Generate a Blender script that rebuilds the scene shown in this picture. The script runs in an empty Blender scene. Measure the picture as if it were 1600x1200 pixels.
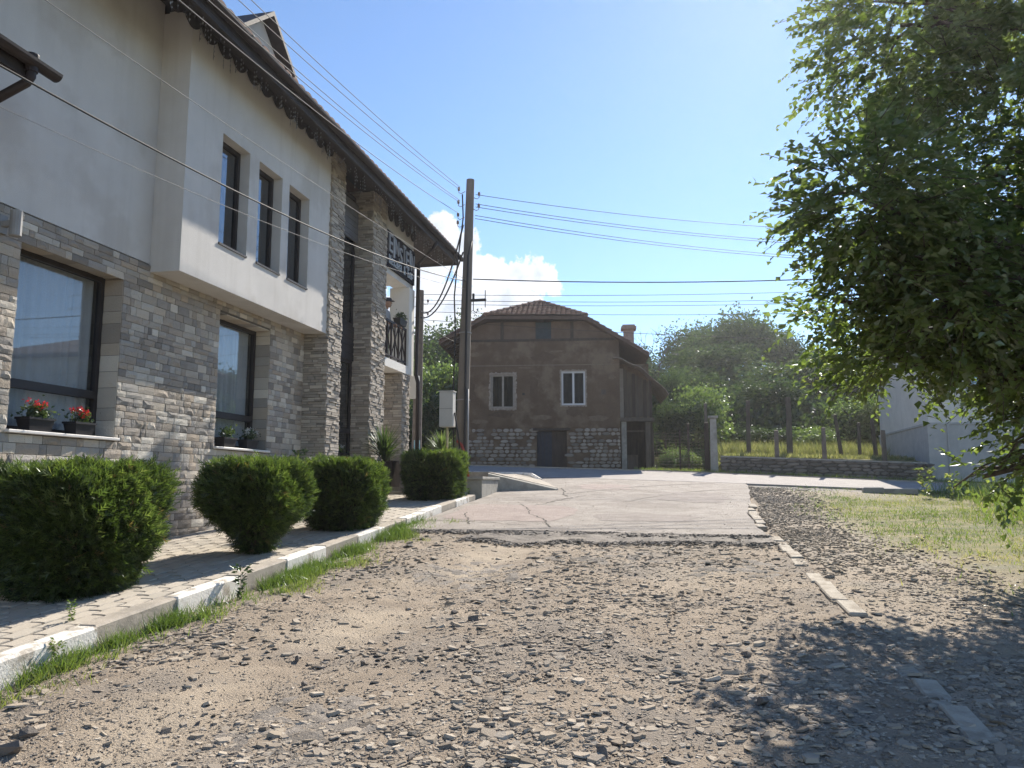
import bpy, math, random
import numpy as np
from mathutils import Vector, Matrix

random.seed(7); RNG = np.random.default_rng(7)
SC = bpy.context.scene; COL = SC.collection
R = math.radians

# ------------------------------------------------------------------ camera, sky, sun, exposure
cam = bpy.data.cameras.new('camera'); camo = bpy.data.objects.new('camera', cam); COL.objects.link(camo)
cam.sensor_width = 36; cam.lens = 27.675; cam.clip_start = .05; cam.clip_end = 3000
camo.location = (0, 0, 1.6); camo.rotation_euler = (R(90 + 7.32), 0, R(11.84)); SC.camera = camo

SUN_AZ, SUN_EL = R(13.2), R(38.3)          # azimuth from +Y towards +X
TO_SUN = Vector((math.sin(SUN_AZ) * math.cos(SUN_EL), math.cos(SUN_AZ) * math.cos(SUN_EL), math.sin(SUN_EL)))
sl = bpy.data.lights.new('sun', 'SUN'); sl.energy = 5.0; sl.angle = R(.53); sl.color = (1, .92, .80)
so = bpy.data.objects.new('sun', sl); COL.objects.link(so)
so.rotation_euler = TO_SUN.to_track_quat('Z', 'Y').to_euler()

W = bpy.data.worlds.new('World'); SC.world = W; W.use_nodes = True
def build_world():
    nt = W.node_tree; N = nt.nodes; L = nt.links; N.clear()
    out = N.new('ShaderNodeOutputWorld'); bg = N.new('ShaderNodeBackground'); bg.inputs[1].default_value = .10
    sky = N.new('ShaderNodeTexSky'); sky.sky_type = 'NISHITA'; sky.sun_disc = False
    sky.sun_elevation = SUN_EL; sky.sun_rotation = SUN_AZ; sky.altitude = 500; sky.air_density = 1.0; sky.dust_density = .0; sky.ozone_density = 4.0
    tc = N.new('ShaderNodeTexCoord')
    def noise(scale, detail, rough, off=(0, 0, 0)):
        mp = N.new('ShaderNodeMapping'); mp.inputs['Location'].default_value = off
        L.new(tc.outputs['Generated'], mp.inputs[0])
        n = N.new('ShaderNodeTexNoise'); n.inputs['Scale'].default_value = scale; n.inputs['Detail'].default_value = detail; n.inputs['Roughness'].default_value = rough
        L.new(mp.outputs[0], n.inputs['Vector']); return n.outputs[0]
    def m(op, a, b=None, c=None):
        n = N.new('ShaderNodeMath'); n.operation = op
        for i, v in enumerate((a, b, c)):
            if v is None: continue
            if hasattr(v, 'node'): L.new(v, n.inputs[i])
            else: n.inputs[i].default_value = v
        return n.outputs[0]
    # a bank of cumulus low over the far houses: lobes given by azimuth (deg from +Y, + to the right), elevation, radius (deg)
    lobes = [(-17.35, 18.4, 1.5), (-16.9, 16.9, 1.9), (-15.5, 17.2, 1.4), (-14.9, 15.6, 1.5), (-18.3, 15.4, 1.8), (-13.6, 15.9, .9), (-12.9, 14.9, 1.7), (-11.3, 15.1, 1.6), (-9.8, 15.0, 1.4), (-8.7, 14.3, .8),
             (-14.0, 13.3, 1.7), (-12.0, 13.3, 1.3), (-16.4, 13.2, 1.8), (-19.5, 12.0, 2.4), (-15.0, 11.4, 1.7), (-17.5, 10.6, 2.2), (-10.4, 13.4, .9), (-23.5, 13.5, 2.6), (-28.0, 11.5, 3.0)]
    f = None
    for a, e, r in lobes:
        d = (math.sin(R(a)) * math.cos(R(e)), math.cos(R(a)) * math.cos(R(e)), math.sin(R(e)))
        v = N.new('ShaderNodeVectorMath'); v.operation = 'DISTANCE'; L.new(tc.outputs['Generated'], v.inputs[0]); v.inputs[1].default_value = d
        q = m('MULTIPLY_ADD', v.outputs['Value'], -1 / R(r), 1.0)
        f = q if f is None else m('SMOOTH_MAX', f, q, .12)
    n1 = noise(30, 9, .62); n2 = noise(34, 4, .55, (3, 1, 2)); n3 = noise(90, 6, .65, (1, 4, 2))
    den = m('ADD', f, m('MULTIPLY_ADD', n1, 1.9, -.95))
    den = m('ADD', den, m('MULTIPLY_ADD', n3, .8, -.4))
    mr = N.new('ShaderNodeMapRange'); mr.interpolation_type = 'SMOOTHSTEP'; mr.inputs['From Min'].default_value = .0; mr.inputs['From Max'].default_value = .26
    L.new(den, mr.inputs[0])
    ramp = N.new('ShaderNodeValToRGB'); cr = ramp.color_ramp
    cr.elements[0].position = .0; cr.elements[0].color = (6.4, 6.4, 6.5, 1)
    cr.elements[1].position = 1.0; cr.elements[1].color = (3.0, 3.4, 4.1, 1)
    cr.elements.new(.45).color = (5.0, 5.25, 5.7, 1)
    L.new(m('MULTIPLY_ADD', den, .35, m('MULTIPLY_ADD', n2, 1.5, -.62)), ramp.inputs[0])
    mx = N.new('ShaderNodeMix'); mx.data_type = 'RGBA'
    L.new(m('MULTIPLY', mr.outputs[0], .95), mx.inputs[0]); L.new(sky.outputs[0], mx.inputs[6]); L.new(ramp.outputs[0], mx.inputs[7])
    L.new(mx.outputs[2], bg.inputs[0]); L.new(bg.outputs[0], out.inputs[0])
build_world()
SC.view_settings.view_transform = 'Standard'; SC.view_settings.look = 'None'; SC.view_settings.gamma = 1
SC.view_settings.exposure = .93
SC.cycles.use_denoising = True; SC.cycles.max_bounces = 8; SC.cycles.transparent_max_bounces = 12
SC.cycles.sample_clamp_indirect = 6; SC.cycles.use_adaptive_sampling = True; SC.cycles.adaptive_threshold = .02

# ------------------------------------------------------------------ helpers
def ss(a, b, x):
    t = np.clip((np.asarray(x, float) - a) / (b - a), 0, 1); return t * t * (3 - 2 * t)
def vnoise(x, y, seed=0):
    x = np.asarray(x, float); y = np.asarray(y, float)
    xi = np.floor(x).astype(np.int64); yi = np.floor(y).astype(np.int64); fx = x - xi; fy = y - yi
    def h(a, b):
        n = (a * 374761393 + b * 668265263 + seed * 982451653) & 0x7fffffff
        n = ((n ^ (n >> 13)) * 1274126177) & 0x7fffffff
        return ((n ^ (n >> 16)) & 0xffff) / 65535.
    u = fx * fx * (3 - 2 * fx); v = fy * fy * (3 - 2 * fy)
    return (h(xi, yi) * (1 - u) + h(xi + 1, yi) * u) * (1 - v) + (h(xi, yi + 1) * (1 - u) + h(xi + 1, yi + 1) * u) * v
def fbm(x, y, seed=0, o=4):
    s = 0; a = .5; f = 1
    for i in range(o): s = s + a * vnoise(x * f, y * f, seed + i); a *= .5; f *= 2.03
    return s
def gz(x, y):                                        # the lie of the land
    x = np.asarray(x, float); y = np.asarray(y, float)
    return .075 * np.minimum(y, 30) - .033 * (np.clip(x, -60, 30) + 4.35) * ss(5, 25, y)
def far_edge(x):                                     # far edge of the cross street
    x = np.asarray(x, float); return np.where(x < 0, 29.3, 29.3 - .24 * np.minimum(x, 30))
def hill(x, y):
    d = np.clip(np.asarray(y, float) - far_edge(x) - .9, 0, 85)
    base = .62 * ss(.42, .6, d) * ss(1.2, 1.9, x) * (1 - ss(8.0, 8.4, x)) + .012 * d
    return base + .17 * np.maximum(d - 7, 0) * (1 - .45 * ss(40, 110, d)) + .6 * (fbm(np.asarray(x) * .08, np.asarray(y) * .08, 5) - .5) * ss(8, 30, d)
def land(x, y): return gz(x, y) + hill(x, y)

def link(name, me, mat=None, parent=None, loc=None):
    o = bpy.data.objects.new(name, me); COL.objects.link(o)
    if mat is not None and me is not None and not me.materials: me.materials.append(mat)
    if parent is not None: o.parent = parent
    if loc is not None: o.location = loc
    return o
def tag(o, label=None, cat=None, group=None, kind=None):
    if label: o['label'] = label
    if cat: o['category'] = cat
    if group: o['group'] = group
    if kind: o['kind'] = kind
    return o
def empty(name, loc=(0, 0, 0), rz=0, **k):
    o = bpy.data.objects.new(name, None); COL.objects.link(o); o.location = loc; o.rotation_euler = (0, 0, rz); o.empty_display_size = .1
    return tag(o, **k)
def cheap_copy(o, parent=None, deep=True):
    c = o.copy(); COL.objects.link(c); c.parent = parent
    if deep:
        for ch in [x for x in o.children]: cheap_copy(ch, c)
    return c

def np_mesh(name, V, F, tint=None, smooth=False):
    """V (n,3), F (m,3) triangles or (m,4) quads"""
    me = bpy.data.meshes.new(name); V = np.ascontiguousarray(V, np.float32); F = np.ascontiguousarray(F, np.int32); k = F.shape[1]
    me.vertices.add(len(V)); me.vertices.foreach_set('co', V.ravel())
    me.loops.add(F.size); me.loops.foreach_set('vertex_index', F.ravel())
    me.polygons.add(len(F)); me.polygons.foreach_set('loop_start', np.arange(0, F.size, k, dtype=np.int32))
    me.polygons.foreach_set('use_smooth', np.full(len(F), smooth, bool))
    if tint is not None:
        a = me.attributes.new('tint', 'FLOAT', 'POINT'); a.data.foreach_set('value', np.ascontiguousarray(tint, np.float32))
    me.update(calc_edges=True); me.validate(); return me
def rot_mats(rx, ry, rz):
    cx, sx, cy, sy, cz, sz = np.cos(rx), np.sin(rx), np.cos(ry), np.sin(ry), np.cos(rz), np.sin(rz)
    M = np.empty((len(rx), 3, 3))
    M[:, 0, 0] = cz * cy; M[:, 0, 1] = cz * sy * sx - sz * cx; M[:, 0, 2] = cz * sy * cx + sz * sx
    M[:, 1, 0] = sz * cy; M[:, 1, 1] = sz * sy * sx + cz * cx; M[:, 1, 2] = sz * sy * cx - cz * sx
    M[:, 2, 0] = -sy; M[:, 2, 1] = cy * sx; M[:, 2, 2] = cy * cx
    return M
def frame_mats(d, up=None, roll=None):
    """rotation whose local x is d; local z near up, rolled"""
    d = d / np.linalg.norm(d, axis=1, keepdims=True)
    u = np.tile([0, 0, 1.], (len(d), 1)) if up is None else up
    s = np.cross(u, d); n = np.linalg.norm(s, axis=1, keepdims=True); s = np.where(n > 1e-4, s / np.maximum(n, 1e-4), [[0, 1, 0]])
    w = np.cross(d, s)
    if roll is not None:
        c, q = np.cos(roll)[:, None], np.sin(roll)[:, None]; s, w = s * c + w * q, w * c - s * q
    return np.stack([d, s, w], axis=2)
def scatter(bases, pos, M, scale, tint=None, which=None):
    """joins copies of small base shapes; bases: list of (verts, tris)"""
    n = len(pos); which = RNG.integers(0, len(bases), n) if which is None else which
    scale = scale if scale.ndim == 2 else np.repeat(scale[:, None], 3, 1)
    VV, FF, TT = [], [], []; off = 0
    for b, (bv, bf) in enumerate(bases):
        ix = np.where(which == b)[0]
        if not len(ix): continue
        v = bv[None] * scale[ix][:, None, :]; v = np.einsum('nij,nkj->nki', M[ix], v) + pos[ix][:, None, :]
        k = len(bv); f = bf[None] + (np.arange(len(ix)) * k)[:, None, None] + off
        VV.append(v.reshape(-1, 3)); FF.append(f.reshape(-1, bf.shape[1])); off += len(ix) * k
        if tint is not None: TT.append(np.repeat(tint[ix], k))
    return np.concatenate(VV), np.concatenate(FF), (np.concatenate(TT) if tint is not None else None)

class MB:
    def __init__(s): s.v = []; s.f = []; s.t = []
    def add(s, vs, fs, tint=0.):
        o = len(s.v); s.v += [tuple(p) for p in vs]; s.f += [tuple(i + o for i in f) for f in fs]; s.t += [tint] * len(vs); return s
    def box(s, x0, x1, y0, y1, z0, z1, tint=0., bev=0):
        if bev:
            b = bev
            def ring(a0, a1, b0, b1, z): return [(a0, b0, z), (a1, b0, z), (a1, b1, z), (a0, b1, z)]
            vs = ring(x0 + b, x1 - b, y0 + b, y1 - b, z0) + ring(x0, x1, y0, y1, z0 + b) + ring(x0, x1, y0, y1, z1 - b) + ring(x0 + b, x1 - b, y0 + b, y1 - b, z1)
            fs = [(3, 2, 1, 0), (12, 13, 14, 15)]
            for k in range(3):
                for i in range(4): fs.append((k * 4 + i, k * 4 + (i + 1) % 4, k * 4 + 4 + (i + 1) % 4, k * 4 + 4 + i))
            return s.add(vs, fs, tint)
        vs = [(x, y, z) for z in (z0, z1) for y in (y0, y1) for x in (x0, x1)]
        return s.add(vs, [(0, 2, 3, 1), (4, 5, 7, 6), (0, 1, 5, 4), (2, 6, 7, 3), (0, 4, 6, 2), (1, 3, 7, 5)], tint)
    def tube(s, pts, rad, n=8, cap=True, tint=0.):
        pts = [Vector(p) for p in pts]; rs = rad if isinstance(rad, (list, tuple)) else [rad] * len(pts)
        vs = []; fs = []; ref = None
        for i, p in enumerate(pts):
            d = (pts[min(i + 1, len(pts) - 1)] - pts[max(i - 1, 0)]).normalized()
            if ref is None: ref = d.orthogonal().normalized()
            ref = (ref - d * ref.dot(d)).normalized(); b = d.cross(ref)
            for k in range(n):
                a = 2 * math.pi * k / n; vs.append(p + (ref * math.cos(a) + b * math.sin(a)) * rs[i])
        for i in range(len(pts) - 1):
            for k in range(n): fs.append((i * n + k, i * n + (k + 1) % n, (i + 1) * n + (k + 1) % n, (i + 1) * n + k))
        if cap: fs += [tuple(range(n - 1, -1, -1)), tuple((len(pts) - 1) * n + k for k in range(n))]
        return s.add(vs, fs, tint)
    def lathe(s, prof, c=(0, 0, 0), n=12, tint=0.):
        vs = [(c[0] + r * math.cos(2 * math.pi * k / n), c[1] + r * math.sin(2 * math.pi * k / n), c[2] + z) for r, z in prof for k in range(n)]
        fs = [(i * n + k, i * n + (k + 1) % n, (i + 1) * n + (k + 1) % n, (i + 1) * n + k) for i in range(len(prof) - 1) for k in range(n)]
        fs += [tuple(range(n - 1, -1, -1)), tuple((len(prof) - 1) * n + k for k in range(n))]
        return s.add(vs, fs, tint)
    def prism(s, poly, axis, a0, a1, tint=0.):
        """poly: 2-D outline (counter-clockwise or not) extruded along axis 0/1/2"""
        def P(p, a): q = list(p); q.insert(axis, a); return tuple(q)
        n = len(poly); vs = [P(p, a0) for p in poly] + [P(p, a1) for p in poly]
        fs = [tuple(range(n - 1, -1, -1)), tuple(range(n, 2 * n))] + [(i, (i + 1) % n, n + (i + 1) % n, n + i) for i in range(n)]
        return s.add(vs, fs, tint)
    def xform(s, M):
        s.v = [tuple(M @ Vector(p)) for p in s.v]; return s
    def mesh(s, name, smooth=False):
        me = bpy.data.meshes.new(name); me.from_pydata(s.v, [], s.f)
        if any(s.t):
            a = me.attributes.new('tint', 'FLOAT', 'POINT'); a.data.foreach_set('value', np.array(s.t, np.float32))
        if smooth: me.polygons.foreach_set('use_smooth', np.ones(len(me.polygons), bool))
        import bmesh
        bm = bmesh.new(); bm.from_mesh(me); bmesh.ops.recalc_face_normals(bm, faces=bm.faces); bm.to_mesh(me); bm.free()
        me.update(); return me
    def build(s, name, mat, parent=None, smooth=False, loc=None): return link(name, s.mesh(name, smooth), mat, parent, loc)

# ------------------------------------------------------------------ materials
MATS = {}
def mat(name, c1, c2=None, scale=4., rough=.85, bump=0., bscale=40., c3=None, scale3=1.2, amt3=.5, metal=0., spec=.3, tint=None, tint_amt=.5, obj_random=False, detail=6, stretch=None, streak=None):
    """principled with two-colour noise, an optional large patch colour, per-piece tint and bump"""
    m = bpy.data.materials.new(name); m.use_nodes = True; nt = m.node_tree; N = nt.nodes; L = nt.links
    b = N['Principled BSDF']; b.inputs['Roughness'].default_value = rough; b.inputs['Metallic'].default_value = metal; b.inputs['Specular IOR Level'].default_value = spec
    tc = N.new('ShaderNodeTexCoord'); vec = tc.outputs['Object']
    g = N.new('ShaderNodeNewGeometry'); vec = g.outputs['Position']
    if stretch:
        mp = N.new('ShaderNodeMapping'); mp.inputs['Scale'].default_value = stretch; L.new(vec, mp.inputs[0]); vec = mp.outputs[0]
    def nz(sc, det=detail, ro=.6):
        n = N.new('ShaderNodeTexNoise'); n.inputs['Scale'].default_value = sc; n.inputs['Detail'].default_value = det; n.inputs['Roughness'].default_value = ro; L.new(vec, n.inputs['Vector']); return n.outputs[0]
    def rng(sock, a, c):
        r = N.new('ShaderNodeMapRange'); r.inputs['From Min'].default_value = a; r.inputs['From Max'].default_value = c; L.new(sock, r.inputs[0]); return r.outputs[0]
    def mix(fac, a, c, mode='MIX'):
        x = N.new('ShaderNodeMix'); x.data_type = 'RGBA'; x.blend_type = mode
        for s, v in ((0, fac), (6, a), (7, c)):
            if hasattr(v, 'node'): L.new(v, x.inputs[s])
            else: x.inputs[s].default_value = v if s == 0 else (*v, 1)
        return x.outputs[2]
    col = mix(rng(nz(scale), .35, .65), c1, c2 or c1)
    if c3: col = mix(rng(nz(scale3, 4), .5, .62), col, mix(amt3, col, c3))
    if streak:
        mp = N.new('ShaderNodeMapping'); mp.inputs['Scale'].default_value = (3, 3, .12); L.new(g.outputs['Position'], mp.inputs[0])
        n = N.new('ShaderNodeTexNoise'); n.inputs['Scale'].default_value = 1.6; n.inputs['Detail'].default_value = 4; L.new(mp.outputs[0], n.inputs['Vector'])
        col = mix(rng(n.outputs[0], .52, .75), col, mix(.2, col, streak))
    if tint:                      # list of colours along the per-piece random value
        if obj_random: src = N.new('ShaderNodeObjectInfo').outputs['Random']
        else:
            at = N.new('ShaderNodeAttribute'); at.attribute_name = 'tint'; src = at.outputs['Fac']
        rp = N.new('ShaderNodeValToRGB'); rp.color_ramp.interpolation = 'LINEAR'; e = rp.color_ramp.elements
        e[0].color = (*tint[0], 1); e[1].color = (*tint[-1], 1)
        for i, c in enumerate(tint[1:-1], 1): e.new(i / (len(tint) - 1)).color = (*c, 1)
        L.new(src, rp.inputs[0]); col = mix(tint_amt, col, rp.outputs[0])
    L.new(col, b.inputs['Base Color'])
    if bump:
        bp = N.new('ShaderNodeBump'); bp.inputs['Strength'].default_value = bump; bp.inputs['Distance'].default_value = .02
        L.new(nz(bscale, 5, .65), bp.inputs['Height']); L.new(bp.outputs[0], b.inputs['Normal'])
    MATS[name] = m; return m
def leaf_mat(name, tints, trans=.45, gloss=.06, tcol=None):
    m = bpy.data.materials.new(name); m.use_nodes = True; nt = m.node_tree; N = nt.nodes; L = nt.links; N.clear()
    out = N.new('ShaderNodeOutputMaterial'); at = N.new('ShaderNodeAttribute'); at.attribute_name = 'tint'
    rp = N.new('ShaderNodeValToRGB'); e = rp.color_ramp.elements; e[0].color = (*tints[0], 1); e[1].color = (*tints[-1], 1)
    for i, c in enumerate(tints[1:-1], 1): e.new(i / (len(tints) - 1)).color = (*c, 1)
    L.new(at.outputs['Fac'], rp.inputs[0])
    d = N.new('ShaderNodeBsdfDiffuse'); L.new(rp.outputs[0], d.inputs[0])
    t = N.new('ShaderNodeBsdfTranslucent'); br = N.new('ShaderNodeMix'); br.data_type = 'RGBA'; br.blend_type = 'MULTIPLY'; br.inputs[0].default_value = 1
    L.new(rp.outputs[0], br.inputs[6]); br.inputs[7].default_value = (*(tcol or (1.7, 1.9, .9)), 1); L.new(br.outputs[2], t.inputs[0])
    m1 = N.new('ShaderNodeMixShader'); m1.inputs[0].default_value = trans; L.new(d.outputs[0], m1.inputs[1]); L.new(t.outputs[0], m1.inputs[2])
    gl = N.new('ShaderNodeBsdfGlossy'); gl.inputs['Roughness'].default_value = .38; gl.inputs[0].default_value = (.9, .95, 1, 1)
    m2 = N.new('ShaderNodeMixShader'); m2.inputs[0].default_value = gloss; L.new(m1.outputs[0], m2.inputs[1]); L.new(gl.outputs[0], m2.inputs[2])
    L.new(m2.outputs[0], out.inputs[0]); MATS[name] = m; return m
def glass_mat(name, refl=.3, tintc=(.75, .8, .85), rough=.01):
    m = bpy.data.materials.new(name); m.use_nodes = True; nt = m.node_tree; N = nt.nodes; L = nt.links; N.clear()
    out = N.new('ShaderNodeOutputMaterial'); t = N.new('ShaderNodeBsdfTransparent'); t.inputs[0].default_value = (*tintc, 1)
    g = N.new('ShaderNodeBsdfGlossy'); g.inputs['Roughness'].default_value = rough; g.inputs[0].default_value = (.9, .95, 1, 1)
    lw = N.new('ShaderNodeLayerWeight'); lw.inputs[0].default_value = .35
    ma = N.new('ShaderNodeMath'); ma.operation = 'MULTIPLY_ADD'; L.new(lw.outputs['Facing'], ma.inputs[0]); ma.inputs[1].default_value = .2; ma.inputs[2].default_value = refl
    mx = N.new('ShaderNodeMixShader'); L.new(ma.outputs[0], mx.inputs[0]); L.new(t.outputs[0], mx.inputs[1]); L.new(g.outputs[0], mx.inputs[2]); L.new(mx.outputs[0], out.inputs[0])
    MATS[name] = m; return m

STONES = [(.17, .155, .14), (.38, .315, .245), (.25, .235, .22), (.52, .45, .36), (.33, .30, .27), (.45, .36, .27), (.74, .68, .58), (.22, .195, .17), (.42, .395, .36), (.60, .54, .45)]
M_brick_o = mat('split_stone_piece', (.34, .30, .25), (.46, .41, .35), 9, .8, .7, 45, tint=STONES, tint_amt=.82, obj_random=True)
M_brick_j = mat('split_stone', (.34, .30, .25), (.46, .41, .35), 9, .8, .7, 45, tint=STONES, tint_amt=.82)
M_ledge = mat('ledge_stone', (.34, .30, .255), (.46, .41, .35), 12, .8, .5, 60, tint=[(.15, .135, .12), (.40, .34, .275), (.26, .24, .215), (.60, .53, .44), (.34, .31, .28)], tint_amt=.7)
M_mortar = mat('mortar', (.10, .09, .08), (.15, .135, .12), 20, .95, .4, 90)
M_plaster = mat('plaster', (.57, .55, .525), (.63, .61, .585), 1.3, .93, .35, 90, streak=(.34, .31, .28), c3=(.47, .44, .405), scale3=1.1, amt3=.5)
M_white = mat('white_plaster', (.70, .68, .64), (.76, .74, .70), 2, .9, .15, 90)
M_darkframe = mat('dark_window_frame', (.028, .024, .026), (.04, .034, .034), 6, .45)
M_brown = mat('brown_metal', (.026, .019, .019), (.038, .028, .026), 5, .5, spec=.25)
M_soffit = mat('dark_soffit_boards', (.034, .030, .032), (.05, .043, .043), 8, .7, .2, 30)
M_tile = mat('roof_tile', (.16, .085, .065), (.22, .125, .095), 5, .9, .4, 50, tint=[(.11, .065, .055), (.24, .14, .105), (.17, .12, .105), (.30, .215, .17)], tint_amt=.6)
M_glass = glass_mat('window_glass', .03, (.78, .8, .82)); M_glass_d = glass_mat('dark_glass', .14, (.35, .38, .42)); M_glass_old = glass_mat('old_glass', .0, (.6, .62, .62), .15)
M_curtain = mat('sheer_curtain', (.76, .75, .73), (.82, .81, .79), 3, .95); M_room = mat('room_inside', (.10, .09, .085), (.13, .12, .11), 2, .95)
M_marble = mat('pale_sill', (.66, .63, .60), (.74, .71, .68), 8, .5)
M_conc = mat('concrete', (.30, .285, .255), (.38, .36, .32), 7, .92, .4, 60, c3=(.20, .19, .17), scale3=2.2, amt3=.6)
M_kwhite = mat('kerb_white_paint', (.70, .67, .62), (.78, .75, .69), 6, .88, .5, 50, c3=(.36, .31, .25), scale3=6, amt3=.85)
M_kgrey = mat('kerb_concrete', (.34, .30, .25), (.42, .37, .31), 6, .9, .4, 50, c3=(.24, .22, .19), scale3=4, amt3=.5)
M_paver_o = mat('paver_piece', (.40, .36, .30), (.46, .415, .35), 7, .9, .3, 70, tint=[(.34, .31, .265), (.46, .41, .345), (.42, .365, .30), (.50, .45, .38)], tint_amt=.5, obj_random=True)
M_paver_j = mat('paver', (.40, .36, .30), (.46, .415, .35), 7, .9, .3, 70, tint=[(.34, .31, .265), (.46, .41, .345), (.42, .365, .30), (.50, .45, .38)], tint_amt=.5)
M_bed = mat('sand_joints', (.085, .075, .06), (.13, .11, .085), 12, .95, .4, 80)
M_asph = mat('weathered_asphalt', (.27, .24, .212), (.36, .322, .288), 3.2, .92, .7, 120, c3=(.20, .172, .15), scale3=.6, amt3=.5)
M_asph2 = mat('street_asphalt', (.29, .265, .25), (.35, .32, .30), 2.2, .9, .4, 160)
M_asph3 = mat('old_asphalt', (.13, .115, .10), (.25, .22, .19), 5, .92, .9, 60, c3=(.30, .265, .23), scale3=2.0, amt3=.8)
M_crack = mat('crack_dark', (.05, .045, .04), None, 5, .95)
M_mark = mat('tyre_rubber_mark', (.21, .185, .165), (.27, .24, .215), 6, .9, .3, 120)
M_bark = mat('bark', (.075, .06, .048), (.12, .10, .08), 14, .95, .8, 40)
M_wood = mat('grey_wood', (.085, .07, .058), (.13, .11, .09), 10, .9, .5, 45, stretch=(1, 1, .2))
M_wood_d = mat('dark_wood', (.045, .035, .032), (.075, .06, .05), 10, .85, .4, 45, stretch=(1, 1, .2))
M_mud = mat('mud_plaster', (.105, .072, .049), (.15, .106, .072), 2.2, .96, .8, 26, c3=(.23, .175, .125), scale3=1.1, amt3=.6, streak=(.07, .052, .04))
M_rubble = mat('rubble', (.25, .22, .19), (.33, .29, .25), 10, .92, .6, 30, tint=[(.13, .115, .10), (.26, .225, .19), (.42, .38, .33), (.20, .175, .15)], tint_amt=.7)
M_rubble_o = mat('rubble_piece', (.17, .15, .125), (.23, .20, .17), 10, .92, .6, 30, tint=[(.10, .09, .08), (.20, .175, .15), (.27, .235, .20), (.15, .13, .115)], tint_amt=.7, obj_random=True)
M_metal = mat('galvanised', (.26, .255, .25), (.32, .315, .31), 6, .6, metal=.2); M_black = mat('black_plastic', (.018, .017, .02), (.03, .028, .03), 6, .5, spec=.4)
M_cable = mat('cable', (.03, .03, .033), None, 4, .6, spec=.3); M_wire = mat('aluminium_wire', (.22, .22, .23), None, 4, .6)
M_cab = mat('cabinet_paint', (.50, .485, .45), (.55, .53, .49), 3, .6); M_red = mat('red_conduit', (.27, .045, .035), (.33, .07, .05), 5, .6)
M_pole = mat('pole_concrete', (.17, .148, .125), (.22, .192, .165), 5, .92, .4, 50, c3=(.14, .125, .11), scale3=1.5, amt3=.5, stretch=(1, 1, .3))
M_thuja = leaf_mat('thuja_foliage', [(.030, .045, .020), (.065, .095, .032), (.11, .15, .048), (.18, .215, .075), (.17, .12, .065)], .42, .03, (1.4, 1.6, .75))
M_core = mat('thuja_shade_core', (.012, .016, .009), (.022, .02, .014), 20, 1)
M_elm = leaf_mat('broad_leaf', [(.055, .082, .030), (.09, .125, .042), (.13, .165, .055), (.18, .20, .07)], .55, .07, (1.6, 1.75, .85))
M_bush = leaf_mat('bush_leaf', [(.02, .036, .016), (.036, .058, .023), (.06, .088, .033), (.10, .125, .05)], .40, .05, (1.5, 1.7, .9))
M_bush_l = leaf_mat('pale_bush_leaf', [(.06, .09, .035), (.09, .13, .05), (.13, .17, .07), (.17, .20, .09)], .42, .06)
M_grass = leaf_mat('grass_blade', [(.085, .13, .034), (.13, .175, .05), (.20, .215, .085), (.34, .29, .15)], .42, .04, (1.5, 1.7, .8))
M_dry = leaf_mat('dry_grass_blade', [(.13, .15, .06), (.19, .20, .09), (.27, .255, .13), (.33, .30, .17)], .4, .03, (1.3, 1.4, .8))
M_flower_r = leaf_mat('red_petal', [(.55, .02, .03), (.7, .05, .05)], .35, .04, (1.2, 1, 1)); M_flower_w = leaf_mat('white_petal', [(.7, .68, .62), (.8, .78, .74)], .35, .04, (1, 1, 1))

# ------------------------------------------------------------------ ground and roads
KX = -4.36                                   # road face of the left kerb
def rkerb_x(y): return 1.42 - .015 * (np.asarray(y, float) - 6) + .10 * ss(12, 17.5, y) + .3 * ss(15, 19, y)
def micro(x, y):                             # small unevenness of the broken road surface
    x = np.asarray(x, float); y = np.asarray(y, float)
    rut = -.05 * np.exp(-((x + 2.75 - .09 * (y - 4)) / .38) ** 2) - .03 * np.exp(-((x + .2) / .45) ** 2)
    dip = -.06 * np.exp(-((x + 4.36) / .45) ** 2) * (1 - ss(8, 13, y))
    return (rut + dip + .07 * (fbm(x * .9, y * .9, 3) - .47) + .035 * (fbm(x * 4, y * 4, 9) - .47)) * (1 - ss(11, 12.2, y) * (1 - ss(1.5, 2.2, x)))
def ground_mat():
    m = mat('earth', (.27, .22, .17), (.35, .29, .225), 3.5, .95, .7, 45, c3=(.22, .20, .175), scale3=1.6, amt3=.6)
    nt = m.node_tree; N = nt.nodes; L = nt.links; b = N['Principled BSDF']
    src = b.inputs['Base Color'].links[0].from_socket
    at = N.new('ShaderNodeAttribute'); at.attribute_name = 'tint'; g = N.new('ShaderNodeNewGeometry')
    n = N.new('ShaderNodeTexNoise'); n.inputs['Scale'].default_value = 2.5; n.inputs['Detail'].default_value = 7; L.new(g.outputs['Position'], n.inputs['Vector'])
    rp = N.new('ShaderNodeValToRGB'); e = rp.color_ramp.elements; e[0].position = .35; e[0].color = (.10, .115, .04, 1); e[1].position = .65; e[1].color = (.24, .20, .095, 1); L.new(n.outputs[0], rp.inputs[0])
    mx = N.new('ShaderNodeMix'); mx.data_type = 'RGBA'
    ad = N.new('ShaderNodeMath'); ad.operation = 'MULTIPLY_ADD'; L.new(n.outputs[0], ad.inputs[0]); ad.inputs[1].default_value = .9; ad.inputs[2].default_value = -.45
    a2 = N.new('ShaderNodeMath'); a2.operation = 'ADD'; a2.use_clamp = True; L.new(at.outputs['Fac'], a2.inputs[0]); L.new(ad.outputs[0], a2.inputs[1])
    L.new(a2.outputs[0], mx.inputs[0]); L.new(src, mx.inputs[6]); L.new(rp.outputs[0], mx.inputs[7]); L.new(mx.outputs[2], b.inputs['Base Color']); return m
M_earth = ground_mat()
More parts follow.
